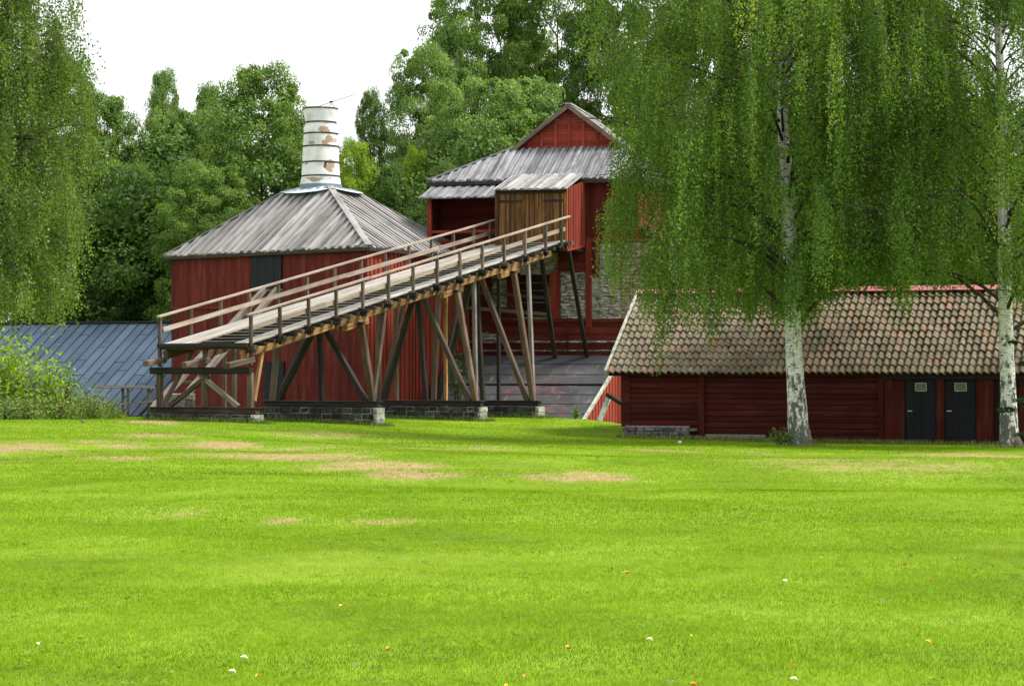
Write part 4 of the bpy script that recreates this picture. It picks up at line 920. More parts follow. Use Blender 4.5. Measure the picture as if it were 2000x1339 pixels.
# log wall: rounded logs
def logs(xa, xb, b, z0, z1, h, mat='redlog', name='log_wall', ext=.0, axis=None):
    m = MB(); z = z0; k = 0
    while z < z1-.02:
        hh = min(h*rnd.uniform(.9, 1.1), z1-z); pts = []; gu = []; kk = rnd.uniform(0, 50); n_ = 6
        for xx in (xa-ext*(k % 2)*.0, xb):
            for i in range(n_+1):
                a_ = -math.pi/2+math.pi*i/n_; pts.append(sp(xx, b-.05*math.cos(a_)**.6 if math.cos(a_) > 0 else b, z+hh/2+hh/2*math.sin(a_)*.985)); gu.append((xx+kk, a_*.2, kk))
        m.add(pts, [(i, n_+1+i, n_+2+i, i+1) for i in range(n_)], gu, rnd.random()); z += hh; k += 1
    return m.build(name, mat, sh)
m = MB(); m.prism([sp(x0, wb+.05, gzb-.4), sp(x1, wb+.05, gzb-.4), sp(x1, 2*RB-.4, gzb-.4), sp(x0, 2*RB-.4, gzb-.4)], UP*(ez_+.3-gzb+.4)); m.build('wall_core', 'redlog', sh)
xf = sx(1372, wb)
logs(x0, xf, wb, gzb+.5, ez_+.3, .2); logs(xf, xm, wb, gzb+.02, ez_+.3, .2)
# gable wall left end: vertical boards
m = MB(); m.boards([sp(x0+.02, 2*RB-.4, gzb), sp(x0+.02, wb, gzb), sp(x0+.02, wb, ez_+.3), sp(x0+.02, RB, rz_-.1), sp(x0+.02, 2*RB-.4, ez_+.3)], -sB, UP, -sD, .2, .03, .02, 0); m.build('gable_wall', 'redlog', sh)
# notched corner: log ends
m = MB(); z = gzb+.47
while z < ez_+.1:
    m.beam(sp(x0-.28, wb+.02, z+.1), sp(x0+.05, wb+.02, z+.1), .2, .212); z += .21
m.build('corner_log_ends', 'redlog', sh)
for u in (1372, 1722):
    m = MB(); x = sx(u, wb); m.beam(sp(x, wb-.1, gzb-.05), sp(x, wb-.1, ez_+.1), .22, .1, up=sB); m.build('wall_post', 'redlog', sh)
# doors and red board piers
def sh_panel(u0, u1, v0, v1, b, mat, name, wd=.14, th=.03):
    xa, xb = sx(u0, b), sx(u1, b); za, zb = spx((u0+u1)/2, v1, b).z, spx((u0+u1)/2, v0, b).z
    m = MB(); m.boards([sp(xa, b, za), sp(xb, b, za), sp(xb, b, zb), sp(xa, b, zb)], sD, UP, -sB, wd, th, .008, 0, .004); return m.build(name, mat, sh)
sh_panel(1728, 1768, 738, 862, wb-.08, 'redlog', 'board_panel'); sh_panel(1829, 1845, 738, 862, wb-.1, 'redlog', 'door_post', .2)
sh_panel(1907, 1941, 738, 862, wb-.08, 'redlog', 'board_panel'); sh_panel(1942, 1990, 738, 862, wb+.0, 'dark_in', 'recess_shade')  # last panel is flat, the recess's shade put into its dark colour
sh_panel(1990, 2110, 738, 862, wb-.08, 'redlog', 'board_panel')
for (u0, u1) in ((1769, 1828), (1846, 1906)):
    d = sh_panel(u0, u1, 741, 858, wb-.03, 'door', 'door', .3, .02)
    xa, xb = sx(u0+20, wb), sx(u1-18, wb); z0, z1 = spx(u0, 763, wb).z, spx(u0, 748, wb).z; zz0 = wb-.09
    m = MB()
    for a_, b_ in (((xa, z0), (xb, z0)), ((xb, z0), (xb, z1)), ((xb, z1), (xa, z1)), ((xa, z1), (xa, z0))): m.beam(sp(a_[0], zz0, a_[1]), sp(b_[0], zz0, b_[1]), .035, .035, up=sB)
    wf = m.build('window_frame', 'frame', d)
    m = MB(); m.box(sp(xa, zz0+.01, z0), sD*(xb-xa), sB*.01, UP*(z1-z0)); m.build('window_pane', 'glass', d)
    hx = sx(u0+7, wb); hz = spx(u0, 802, wb).z; m = MB(); m.beam(sp(hx-.04, zz0-.02, hz), sp(hx+.12, zz0-.02, hz), .03, .03); m.beam(sp(hx-.03, zz0-.02, hz), sp(hx-.03, wb-.04, hz), .03, .03); m.build('handle', 'metalhandle', d)
m = MB(); m.beam(sp(sx(1721, .2), .26, ez_-.12), sp(SL, .26, ez_-.12), .06, .2, tone=.5); m.build('fascia', 'door', sh)
m = MB(); m.beam(sp(0, .2, ez_-.06), sp(SL, .2, ez_-.06), .1, .1, tone=.2); m.build('eave_beam', 'redlog', sh)
# foundation: a bed of rough stones with a mortar ledge
m = MB(); xe = sx(1352, .4)
for c in range(3):
    x = x0-.2
    while x < xe+(.4 if c < 1 else -.1):
        l_ = rnd.uniform(.16, .42); blockbox(m, sp(x, .2+c*.05, gzb+.03+c*.14), sD*(l_-.02), sB*.35, UP*.13, .02); x += l_
m.build('foundation_stones', 'rubble', sh)
m = MB(); m.box(sp(x0-.1, .35, gzb+.44), sD*(xe-x0+.0), sB*.2, UP*.07); m.box(sp(xf+.15, .36, gzb-.1), sD*2.2, sB*.2, UP*.32); m.build('mortar_ledge', 'mortar', sh)

# ------------------------------------------------------------------ blue sheet metal building
bm_ = thing('metal_roofed_building', (-22, 104, -1), 'low building with a blue-grey sheet metal roof behind the weeds, left of the ramp', 'building')
bu = V((-.93, .36, 0)).normalized(); bd = V((-.36, -.93, 0)).normalized()
bo = V((-12.8, 112.7, 4.22)); Lr = 7.6; bv = (bd*Lr-UP*4.5)
m = MB(); Wb = 18; x = 0; k = 0
bn = bu.cross(bv).normalized()
if bn.z < 0: bn = -bn
sm = MB()
while x < Wb:
    y = 0; ys_ = [0]; q = (.14, .42, .67)[k % 3] if k % 2 else (.28, .56, .83)[k % 3]
    cuts = [0]+sorted([q, q+.3 if q+.3 < 1 else q-.3])+[1]
    for c0, c1 in zip(cuts[:-1], cuts[1:]):
        h = rnd.uniform(0, .004)+(.003 if c0 else .0); a_ = bo+bu*(x+.005)+bv*c0+bn*h; b_ = bo+bu*(x+.555)+bv*c0+bn*h; c_ = bo+bu*(x+.555)+bv*(c1-.004)+bn*(h+.008); d_ = bo+bu*(x+.005)+bv*(c1-.004)+bn*(h+.008)
        kk = rnd.uniform(0, 30)
        m.add([a_, b_, c_, d_, a_-bn*.03, b_-bn*.03, c_-bn*.03, d_-bn*.03], [(3, 2, 1, 0), (4, 5, 6, 7), (2, 3, 7, 6), (0, 1, 5, 4)], [(kk, 0, kk), (kk+.5, 0, kk), (kk+.5, 3, kk), (kk, 3, kk)]*2, rnd.random())
    sm.beam(bo+bu*x+bn*.02, bo+bu*x+bv+bn*.02, .03, .045, up=bn, tone=.2); x += .56; k += 1
m.build('roof', 'blue', bm_); sm.build('roof_seam', 'iron', bm_)
m = MB(); m.beam(bo+bn*.05-bu*.1, bo+bu*Wb+bn*.05, .2, .08); m.build('ridge_cap', 'iron', bm_)
p0 = bo-UP*.12; p1 = bo+bv*.93-UP*.12
m = MB(); m.prism([V((p1.x, p1.y, -3)), V((p0.x, p0.y, -3))-bd*5.5, V((p0.x, p0.y, p0.z-3.5))-bd*5.5, p0, p1], bu*Wb); m.build('wall', 'red', bm_)

# picnic table beside the weeds
pt = thing('picnic_table', gp(262, 90), 'grey wooden picnic table with bench between the tall weeds and the ramp', 'picnic table')
m = MB()
for k in range(3): m.beam(P(186, 757-k*1.5, 90+k*.2), P(301, 757-k*1.5, 90+k*.2), .18, .05)
m.build('table_top', 'grey', pt)
m = MB(); m.beam(P(238, 788, 89.6), P(300, 784, 89.6), .26, .05); m.build('bench_seat', 'grey', pt)
for u in (240, 250, 290): m = MB(); m.beam(P(u, 812, 90.1), P(u, 758, 90.1), .1, .1, up=V((1, 0, 0))); m.build('table_leg', 'post', pt)
m = MB(); m.beam(P(270, 812, 89.8), P(303, 780, 89.8), .1, .08); m.build('table_brace', 'post', pt)

# pale gabled house glimpsed through the birch
ph = thing('pale_house', P(1370, 760, 118), 'pale plastered gabled house glimpsed through the birch twigs behind the shed', 'house')
m = MB(); Yh = 118; gp_ = [P(1262, 760, Yh), P(1452, 760, Yh), P(1452, 578, Yh), P(1345, 500, Yh), P(1262, 560, Yh)]
m.prism(gp_, V((1.5, 8, 0))); m.build('wall', 'white', ph)
m = MB(); m.beam(P(1462, 584, Yh-.3)+V((0, 0, .1)), P(1345, 496, Yh-.3)+V((0, 0, .1)), .6, .12); m.beam(P(1345, 496, Yh-.3)+V((0, 0, .1)), P(1250, 566, Yh-.3)+V((0, 0, .1)), .6, .12); m.build('roof', 'white', ph)

# ------------------------------------------------------------------ foliage
def leaves_np(C, N, size, tone, rs, asp=.55):
    n = len(C); R = rs.normal(size=(n, 3)); t = np.cross(N, R); t /= np.linalg.norm(t, axis=1)[:, None]+1e-9
    b = np.cross(N, t); s = size[:, None]
    fold = N*s*.22
    v = np.stack([C-t*s, C+b*s*asp+fold-t*s*.1, C+t*s, C-b*s*asp+fold-t*s*.1], 1)
    return v.reshape(-1, 3)
def norm(a): return a/(np.linalg.norm(a, axis=-1, keepdims=True)+1e-9)
def crown_mesh(name, seed, H, R, shape, nclump, perc, lsize, mat, z0=.12, rc=(.75, 1.35), flat=.62, open_=0.):
    rs = np.random.RandomState(seed); cs = []; rr = []
    lob = rs.uniform(0, 6.28, 6)
    while len(cs) < nclump:
        h = rs.uniform(z0, 1) if len(cs) > 26 else 1-(1-z0)*.3*(len(cs)/26)**1.1; az = rs.uniform(0, 2*math.pi)
        q = (h-z0)/(1-z0)
        if shape == 'round': pr_ = max(.05, 1-((q-.45)/.57)**2)**.5
        elif shape == 'cone': pr_ = (1-q)**.75*.95+.06
        elif shape == 'column': pr_ = (1-q**3)**.6*.9
        else: pr_ = max(.05, 1-(abs(q-.5)/.56)**2.4)**.6
        pr_ *= 1+.2*math.sin(2*az+lob[0]+4*q)+.14*math.sin(3*az+lob[1]-7*q)+.1*math.sin(5*az+lob[2]+11*q)
        f = rs.uniform(.15, 1)**.5
        if rs.rand() < open_*.3: continue
        if len(cs) > 26 and rs.rand() > pr_+.12: continue
        c = np.array([math.cos(az)*R*pr_*f, math.sin(az)*R*pr_*f, h*H]); c[:2] += rs.normal(0, .28, 2)*(1 if shape in ('cone', 'column') else .6); cs.append(c); rr.append(rs.uniform(*rc)*(1-.72*q if shape in ('cone', 'column') else (.75 if q > .85 else 1)))
    cs = np.array(cs); rr = np.array(rr)
    ci = np.repeat(np.arange(nclump), perc); n = len(ci)
    d = rs.normal(size=(n, 3)); d[:, 2] = d[:, 2]+.35; d = norm(d)
    # every clump is a few twigs' worth of leaves: second level of gathering
    sub = rs.randint(0, 9, n); ang = (ci*37.7+sub*2.399); so_ = np.stack([np.cos(ang), np.sin(ang), np.sin(ang*1.7+ci)*.6+.3], -1); so_ = norm(so_)
    d = norm(d*.75+so_*.85)
    pos = cs[ci]+d*(rr[ci]*rs.uniform(.55, 1.05, n))[:, None]*np.array([1, 1, flat])
    N = norm(d*.55+np.array([0, 0, .55])+rs.normal(size=(n, 3))*.45)
    ctone = rs.normal(.5, .14, nclump); tone = np.clip(ctone[ci]+rs.normal(0, .13, n), 0, 1)
    v = leaves_np(pos, N, lsize*rs.uniform(.6, 1.25, n), tone, rs)
    return np_mesh(name, v, n, tone, mat), cs
def trunk_mesh(name, seed, H, cs, r0, mat, nl=12):
    rs_ = random.Random(seed); m = MB(); pts = []; rad = []
    for i in range(9):
        q = i/8; pts.append(V((.35*math.sin(q*3+seed)*q, .3*math.sin(q*2.2+seed*2)*q, q*H*.88))); rad.append(r0*(1-q*.9)*(1.35 if i == 0 else 1))
    m.tube(pts, rad, 8)
    for k in range(nl):
        c = V(cs[rs_.randrange(len(cs))]); zz = max(H*.15, min(H*.8, c.z-rs_.uniform(.8, 2.5))); q = zz/(H*.88); b_ = V((.35*math.sin(q*3+seed)*q, .3*math.sin(q*2.2+seed*2)*q, zz))
        mid = (b_+c)/2+V((0, 0, -.3)); m.tube([b_, mid, c], [r0*.38*(1-q*.5), r0*.25*(1-q*.5), r0*.08], 5)
    me_o = m.build('trunk', mat); me_ = me_o.data; bpy.data.objects.remove(me_o); return me_
PROTO = {}
def proto(key, mats, *a, **k):
    me_, cs = crown_mesh('crown_'+key, *a, **k); PROTO[key] = (me_, trunk_mesh('trunk_'+key, a[0], a[1], cs, .28, M['trunk']), a[1], a[2])
lm = LEAF['mid']
proto('round', None, 21, 18, 4.6, 'round', 360, 290, .092, lm, rc=(.4, 1.5)); proto('broad', None, 22, 20, 5.6, 'egg', 460, 290, .095, lm, z0=.08, rc=(.4, 1.6))
proto('cone', None, 23, 18, 3.0, 'cone', 230, 230, .085, lm, rc=(.35, 1.0))
proto('open', None, 25, 24, 6.0, 'egg', 480, 240, .1, lm, z0=.2, rc=(.4, 1.3), flat=.55)
tcount = 0
def tree(px, topv, Y, wpx, kind, leaf, label, cat='tree', group='broadleaf trees standing behind the red buildings', name='broadleaf_tree', rot=None):
    global tcount; tcount += 1
    cm, tm, H0, R0 = PROTO[kind]; x = (px-1000)/F*Y; zb = g1(x, Y); ht = CZ+(VH-topv)*Y/F-zb; wr = wpx/F*Y/2
    r = thing(name, (x, Y, zb), label, cat, group); r.scale = (wr/R0/1.05, wr/R0/1.05, ht/H0/1.0); r.rotation_euler = (0, 0, rot if rot is not None else tcount*1.9)
    for nm, me_ in (('crown', cm), ('trunk', tm)):
        o = bpy.data.objects.new(nm, me_); col.objects.link(o); o.parent = r
        if nm == 'crown': o.material_slots[0].link = 'OBJECT'; o.material_slots[0].material = LEAF[leaf]
    return r
B_ = 'behind the kiln house'
tree(205, 195, 128, 190, 'round', 'mid', 'round topped green tree rising just right of the drooping left birch')
tree(250, 330, 126, 200, 'broad', 'mid', 'fresh green tree in front of the tree gap, right of the left birch')
tree(322, 150, 134, 120, 'round', 'pale', 'pale narrow tree rising highest between the left birch and the chimney')
tree(345, 225, 129, 190, 'broad', 'pale', 'pale green spreading tree below the tall narrow one left of the chimney')
tree(405, 180, 134, 130, 'round', 'mid', 'narrow tree between the pale pointed tree and the big dark round tree')
tree(515, 140, 124, 270, 'round', 'mid', 'big dark round tree directly left of the white chimney')
tree(300, 400, 125, 210, 'broad', 'dark', 'dark leafy tree above the ridge of the blue metal roof')
tree(410, 330, 118, 230, 'broad', 'mid', 'mid green tree behind the left hip of the kiln roof')
tree(185, 430, 124, 180, 'broad', 'dark', 'shaded tree low down between the left birch and the kiln house')
tree(600, 250, 128, 150, 'broad', 'mid', 'green tree directly behind the white chimney')
tree(692, 285, 119, 125, 'round', 'lime', 'small bright yellow-green tree just right of the chimney foot', name='sapling_tree')
tree(722, 188, 130, 85, 'round', 'mid', 'slender pointed tree standing in the sky gap right of the chimney')
tree(768, 330, 119, 130, 'round', 'dark', 'dark bushy tree above the right side of the kiln roof')
tree(815, 300, 122, 90, 'round', 'lime', 'yellow-green sapling left of the furnace house roof tip', name='sapling_tree')
tree(830, 105, 128, 230, 'broad', 'pale', 'grey-green broad tree left of the red gable')
tree(985, 165, 124, 330, 'broad', 'pale', 'wide pale leaved tree close behind the red gable')
tree(935, -110, 140, 250, 'open', 'mid', 'tall airy tree with sky showing through, left of the pair at the top edge')
tree(1095, -150, 142, 290, 'open', 'mid', 'tall airy tree with sky showing through above the red gable')
tree(880, 60, 137, 120, 'round', 'pale', 'grey-green tree at the left flank of the tall airy trees')
tree(1030, 60, 146, 200, 'broad', 'mid', 'tree far behind between the two tall airy trees')
tree(900, 330, 116, 170, 'broad', 'dark', 'dark tree right behind the left end of the furnace house roof')
tree(1215, -60, 138, 230, 'broad', 'dark', 'dark tall tree between the red gable and the big birch')
tree(1360, -20, 136, 240, 'broad', 'mid', 'tall tree behind the left half of the big birch crown')
tree(1500, 330, 128, 220, 'broad', 'dark', 'dark tree behind the big birch trunk above the shed ridge')
tree(1680, 300, 124, 260, 'broad', 'dark', 'dark tree above the middle of the pink shed ridge')
tree(1850, 260, 126, 260, 'broad', 'dark', 'dark tree above the right part of the shed ridge')
tree(2010, 200, 130, 260, 'broad', 'dark', 'dark tree behind the rightmost birch')
tree(1560, 20, 150, 260, 'broad', 'mid', 'tall tree far behind the big birch near the top of the photo')
tree(1790, 30, 150, 260, 'broad', 'mid', 'tall tree far behind the two birch trunks')
tree(110, 120, 136, 260, 'broad', 'mid', 'tall tree hidden behind the drooping left birch')
tree(500, 420, 116, 190, 'broad', 'dark', 'dark tree peeping over the left hip of the kiln roof')
# rear mass of the wood and undergrowth: nobody could count it
def wood():
    rs = np.random.RandomState(77); Cs = []; R_s = []
    for k in range(2100):
        u = rs.uniform(-250, 2250); Y = rs.uniform(119, 160)
        top = np.interp(u, [-250, 100, 170, 230, 330, 440, 600, 655, 690, 760, 880, 1150, 1400, 1700, 2250], [260, 270, 290, 310, 270, 230, 260, 380, 390, 340, 290, 270, 250, 250, 260])
        v = top+(730-top)*rs.rand()**1.1
        Cs.append([(u-1000)/F*Y, Y, CZ+(VH-v)/F*Y]); R_s.append(rs.uniform(1.0, 1.9))
    Cs = np.array(Cs); R_s = np.array(R_s); ci = np.repeat(np.arange(len(Cs)), 230); n = len(ci)
    d = rs.normal(size=(n, 3)); d[:, 2] += .3; d = norm(d); pos = Cs[ci]+d*(R_s[ci]*rs.uniform(.5, 1.05, n))[:, None]*np.array([1, 1, .7])
    N = norm(d*.5+np.array([0, -.15, .5])+rs.normal(size=(n, 3))*.45); tone = np.clip(rs.normal(.45, .15, len(Cs))[ci]+rs.normal(0, .12, n), 0, 1)
    o = bpy.data.objects.new('wood', np_mesh('wood', leaves_np(pos, N, rs.uniform(.09, .17, n), tone, rs), n, tone, LEAF['dark'])); col.objects.link(o)
    tag(o, 'dense dark wood filling the background behind the trees', 'wood', None, 'stuff')
wood()

# ---- weeping birches
def birch(base, path, radii, Rfun, nlimb, nstr, hem, seed, leaf, label, zlim, lsp=.05, lsize=.045, slen=(1.2, 3.6), zstart=.22, group='weeping birches', windows=(), left=(), spread=1.0):
    rs = np.random.RandomState(seed); base = V(base)
    r = thing('birch_tree', base, label, 'birch', group)
    m = MB(); npts = 26; P_ = []; Rr = []
    pz = [p[2] for p in path]
    def axis(z): return V((np.interp(z, pz, [p[0] for p in path]), np.interp(z, pz, [p[1] for p in path]), z))
    for i in range(npts):
        z = lerp(pz[0], pz[-1], (i/(npts-1))**1.25); P_.append(axis(z)); Rr.append(float(np.interp(z, pz, radii)))
    m.tube(P_, Rr, 14, wob=.07); m.build('trunk', 'birch', r, smooth_=True)
    lm_ = MB(); C = []; T_ = []; tw = MB()
    H = pz[-1]-pz[0]
    for k in range(nlimb):
        q = zstart+(1-zstart)*(k+rs.rand())/nlimb; z = pz[0]+q*H*.97; a0 = axis(z); az = k*2.399+rs.uniform(-.4, .4)
        L = Rfun(z)*rs.uniform(.66, 1.06); dv = V((math.cos(az), math.sin(az), 0)); rise = rs.uniform(.25, .6)*L; drop = rise*rs.uniform(.6, 1.2)
        lp = []; cur = rs.uniform(-.5, .5); side = V((-dv.y, dv.x, 0))
        for j in range(8):
            s = j/7; lp.append(a0+dv*L*s+side*cur*math.sin(s*3)*.6+UP*(rise*2.2*s-drop*1.9*s*s))
        r0 = float(np.interp(z, pz, radii))*.27
        lm_.tube(lp, [max(.012, r0*(1-s/7.5)) for s in range(8)], 6)
        for i in range(nstr):
            if i % 8 == 0:
                s = rs.uniform(.1, 1)**.6; j = min(6, int(s*7)); pB = lerp(lp[j], lp[j+1], s*7-j)
                pB = pB+side*float(np.clip(rs.normal(0, .45+.6*s), -1.5, 1.5))*spread+dv*rs.normal(0, .3)+UP*rs.normal(0, .3); lB = rs.uniform(*slen)*(1.45 if q < .5 else 1.1); tB = rs.normal(0, .1); hB = -abs(rs.normal(0, 36))
                if i % 16 == 0: lm_.tube([lp[j], (lp[j]+pB)/2+UP*.12, pB], [.018, .012, .006], 4)
            p0 = pB+V((rs.normal(0, .14), rs.normal(0, .14), rs.normal(0, .22)))
            l_ = lB*rs.uniform(.55, 1.1); sw = V((rs.normal(0, .09), rs.normal(0, .09), 0))+dv*rs.uniform(0, .22)
            uu = 1000+p0.x/p0.y*F; vmax = np.interp(uu, [h[0] for h in hem], [h[1] for h in hem])+rs.normal(0, 10)+hB
            zmin = CZ+(VH-vmax)*p0.y/F
            n_ = int(l_/lsp); ss = np.linspace(0, 1, n_)
            px = p0.x+sw.x*l_*ss*(1.2-ss*.6); py = p0.y+sw.y*l_*ss*(1.2-ss*.6); pz_ = p0.z-l_*ss+.12*l_*np.sin(ss*2.2)
            ok = pz_ > zmin
            if left: ok &= (1000+px/py*F) > np.interp(VH-(pz_-CZ)*F/py, [q_[0] for q_ in left], [q_[1] for q_ in left])+rs.normal(0, 9)
            if ok.sum() < 4: continue
            for (wu, wr, wv0, wv1) in windows:
                ok &= ~((np.abs(1000+px/py*F-wu) < wr) & (py < base.y) & (VH-(pz_-CZ)*F/py > wv0) & (VH-(pz_-CZ)*F/py < wv1))
            if ok.sum() < 4: continue
            w_ = rs.normal(0, .055, (n_, 3))*(.6+.9*np.sin(ss*3)[:, None]); tn_ = np.clip(rs.normal(.45, .08)+tB+rs.normal(0, .13, n_)+.12*ss, 0, 1); tn_[rs.rand(n_) < .008] = 1
            if ok.sum() < 4: continue
            pos = np.stack([px, py, pz_], -1)+w_; C.append(pos[ok]); T_.append(tn_[ok])
            if i % 3 == 0:
                kk = np.where(ok)[0]; lm_.tube([V((px[kk[0]], py[kk[0]], pz_[kk[0]])), V((px[kk[len(kk)//2]], py[kk[len(kk)//2]], pz_[kk[len(kk)//2]])), V((px[kk[-1]], py[kk[-1]], pz_[kk[-1]]))], [.008, .006, .004], 3)
    lm_.v and lm_.build('limbs', 'limb', r, smooth_=True)
    C = np.concatenate(C); T_ = np.concatenate(T_); n = len(C); C = C-np.array(base)
    N = norm(rs.normal(size=(n, 3))*np.array([1, 1, .55])+np.array([0, -.25, .25])); v = leaves_np(C, N, lsize*rs.uniform(.7, 1.3, n), T_, rs, .62)
    o = bpy.data.objects.new('leaves', np_mesh('leaves', v, n, T_, LEAF[leaf])); col.objects.link(o); o.parent = r
    return n
HEM = [(900, 500), (1140, 690), (1160, 700), (1185, 560), (1215, 600), (1240, 680), (1262, 600), (1285, 640), (1302, 740), (1325, 600), (1350, 660), (1370, 610), (1400, 700), (1425, 610), (1450, 650), (1490, 610), (1530, 650), (1570, 655), (1600, 620), (1640, 570), (1690, 565), (1735, 560), (1755, 630), (1775, 560), (1850, 566), (1910, 562), (1960, 580), (2010, 630), (2300, 640)]
Y1 = 77.5; b1 = gp(1562, Y1); b1.z -= .05
path1 = [(b1.x+.06, Y1, b1.z), (b1.x-.03, Y1, b1.z+.5), (P(1553, 740, Y1).x, Y1, 1.5), (P(1547, 600, Y1).x, Y1, 3.9), (P(1541, 400, Y1).x, Y1+.1, 7.4), (P(1528, 230, Y1).x, Y1, 10.3), (P(1532, 60, Y1).x, Y1, 13.2), (P(1545, -150, Y1).x, Y1, 17.5)]
n1 = birch(b1, path1, [.46, .36, .3, .265, .23, .19, .14, .05], lambda z: (7.5 if z < 9 else 7.1)*(1 if z < 12 else max(.3, 1-(z-12)/9)), 92, 92, HEM, 5, 'birch',
      'large weeping birch whose white trunk stands before the middle of the shed', 20, windows=((1530, 14, 208, 290), (1535, 15, 300, 362), (1545, 11, 440, 470)), left=((0, 1125), (100, 1130), (200, 1185), (300, 1200), (385, 1200), (415, 1165), (470, 1160), (530, 1170), (570, 1146), (720, 1146)))
Y2 = 75.5; b2 = gp(1974, Y2); b2.z -= .05
path2 = [(b2.x+.03, Y2, b2.z), (b2.x-.05, Y2, b2.z+.5), (P(1968, 740, Y2).x, Y2, 1.5), (P(1963, 600, Y2).x, Y2, 3.9), (P(1961, 400, Y2).x, Y2+.1, 7.2), (P(1957, 230, Y2).x, Y2, 10.1), (P(1950, 60, Y2).x, Y2, 12.9), (P(1948, -150, Y2).x, Y2, 17)]
n2 = birch(b2, path2, [.42, .3, .25, .23, .2, .16, .13, .05], lambda z: 5.6*(1 if z < 12 else max(.3, 1-(z-12)/9)), 66, 64, HEM, 9, 'birch', 'second weeping birch, its white trunk beside the black doors of the shed', 20, windows=((1953, 20, 50, 140), (1960, 16, 405, 445)))
# left birch, trunk outside the frame
Y3 = 70; b3 = gp(-70, Y3); HEM3 = [(-400, 600), (0, 650), (60, 640), (110, 655), (150, 630), (165, 600), (185, 560), (230, 520), (300, 400)]
path3 = [(b3.x, Y3, b3.z-.05), (b3.x, Y3, b3.z+.5), (b3.x+.1, Y3, 3), (b3.x+.2, Y3, 8), (b3.x+.3, Y3, 13), (b3.x+.4, Y3, 16.5)]
n3 = birch(b3, path3, [.45, .34, .28, .2, .12, .05], lambda z: 4.0*(.9+.1*math.sin(z*.9))*(1 if z < 11.5 else max(.45, 1-(z-11.5)/9)), 100, 76, HEM3, 14, 'olive', 'drooping olive green birch filling the left edge, its trunk out of the frame', 20, lsize=.045, slen=(.6, 1.9), spread=1.0)
print('birch leaves', n1, n2, n3)

# ---- shrubs, weeds and small plants
def leafy(name, pts, sizes, tones, mat, base, label, cat, group=None, seed=1, kind=None, asp=.6, upn=.6, stems=None):
    rs = np.random.RandomState(seed); pts = np.array(pts)-np.array(base); n = len(pts)
    N = norm(rs.normal(size=(n, 3))*.6+np.array([0, -.35, upn])); 
    if stems is not None:
        r = thing(name, base, label, cat, group); o = bpy.data.objects.new('leaves', np_mesh(name, leaves_np(pts, N, np.array(sizes), None, rs, asp), n, np.array(tones), mat)); col.objects.link(o); o.parent = r
        stems.build('stems', 'trunk', r); return r
    o = bpy.data.objects.new(name, np_mesh(name, leaves_np(pts, N, np.array(sizes), None, rs, asp), n, np.array(tones), mat)); col.objects.link(o); o.location = base
    return tag(o, label, cat, group, kind)
def shrub(u, Y, wpx, vtop, n, size, leaf, label, seed, name='shrub', cat='shrub', group='shrubs and saplings in the weeds at the left'):
    rs = np.random.RandomState(seed); b_ = gp(u, Y); wr = wpx/F*Y/2; h = CZ+(VH-vtop)*Y/F-b_.z; pts = []; st_ = MB(); tn_ = []
    ns = 12
    for k in range(ns):
        az = rs.uniform(0, 6.28); rr = rs.uniform(.2, 1)*wr; hh = h*rs.uniform(.55, 1)*(1.05-.4*rr/wr); tip = b_+V((math.cos(az)*rr, math.sin(az)*rr, hh)); mid = b_+V((math.cos(az)*rr*.35, math.sin(az)*rr*.35, hh*.55))
        st_.tube([b_, mid, tip], [.02, .014, .006], 5)
        for i in range(n//ns):
            s = rs.uniform(.15, 1); p = lerp(lerp(b_, mid, s), lerp(mid, tip, s), s); jit = wr*.28; pts.append([p.x+rs.normal(0, jit), p.y+rs.normal(0, jit), max(b_.z+.02, p.z+rs.normal(0, jit*.6))]); tn_.append(np.clip(rs.normal(.5, .2), 0, 1))
    return leafy(name, pts, size*rs.uniform(.6, 1.3, len(pts)), tn_, LEAF[leaf], b_, label, cat, group, seed, stems=st_)
shrub(25, 78, 150, 615, 1500, .09, 'lime', 'tall sapling with big bright yellow-green leaves under the left birch', 31, 'sapling')
shrub(95, 79, 110, 690, 900, .075, 'lime', 'yellow-green bush right of the tall bright sapling', 32)
shrub(130, 80, 70, 700, 420, .07, 'mid', 'small blue-green bush in front of the metal roof', 33)
shrub(5, 77, 120, 760, 600, .07, 'weed', 'scrubby low bush at the left edge of the lawn', 34)
shrub(175, 82, 100, 745, 600, .05, 'weed', 'pale flowering weed clump before the metal roof', 35, 'weed_clump', 'weeds')
shrub(60, 76, 130, 765, 700, .05, 'weed', 'tangled weed clump below the yellow-green bush', 36, 'weed_clump', 'weeds')
shrub(1124, 95, 22, 790, 120, .05, 'mid', 'tall single weed on the lawn edge in front of the tar paper roof', 37, 'weed_plant', 'plant', None)
shrub(1530, 77.2, 50, 826, 260, .06, 'mid', 'small green shrub growing at the foot of the middle birch', 38, 'shrub', 'shrub', None)
shrub(893, 99, 45, 640, 300, .08, 'dark', 'creeper like shrub between the kiln house and the stone wall', 39, 'shrub', 'shrub', None)
shrub(215, 84, 60, 770, 380, .045, 'weed', 'low pale weed clump at the right end of the weeds by the picnic table', 40, 'weed_clump', 'weeds')
shrub(120, 78, 120, 760, 800, .05, 'weed', 'bushy pale green weed clump in the middle of the weeds', 41, 'weed_clump', 'weeds')
shrub(20, 79, 120, 690, 700, .08, 'weed', 'leafy pale shrub low behind the tall bright sapling', 42)
shrub(65, 80, 130, 745, 900, .045, 'weed', 'pale tall weed clump between the bushes and the metal roof', 43, 'weed_clump', 'weeds')
shrub(190, 80, 90, 765, 700, .04, 'weed', 'feathery light green weed clump right of the middle of the weeds', 44, 'weed_clump', 'weeds')
shrub(10, 75.5, 90, 775, 500, .04, 'mid', 'dark green weed clump at the very left edge of the lawn', 45, 'weed_clump', 'weeds')
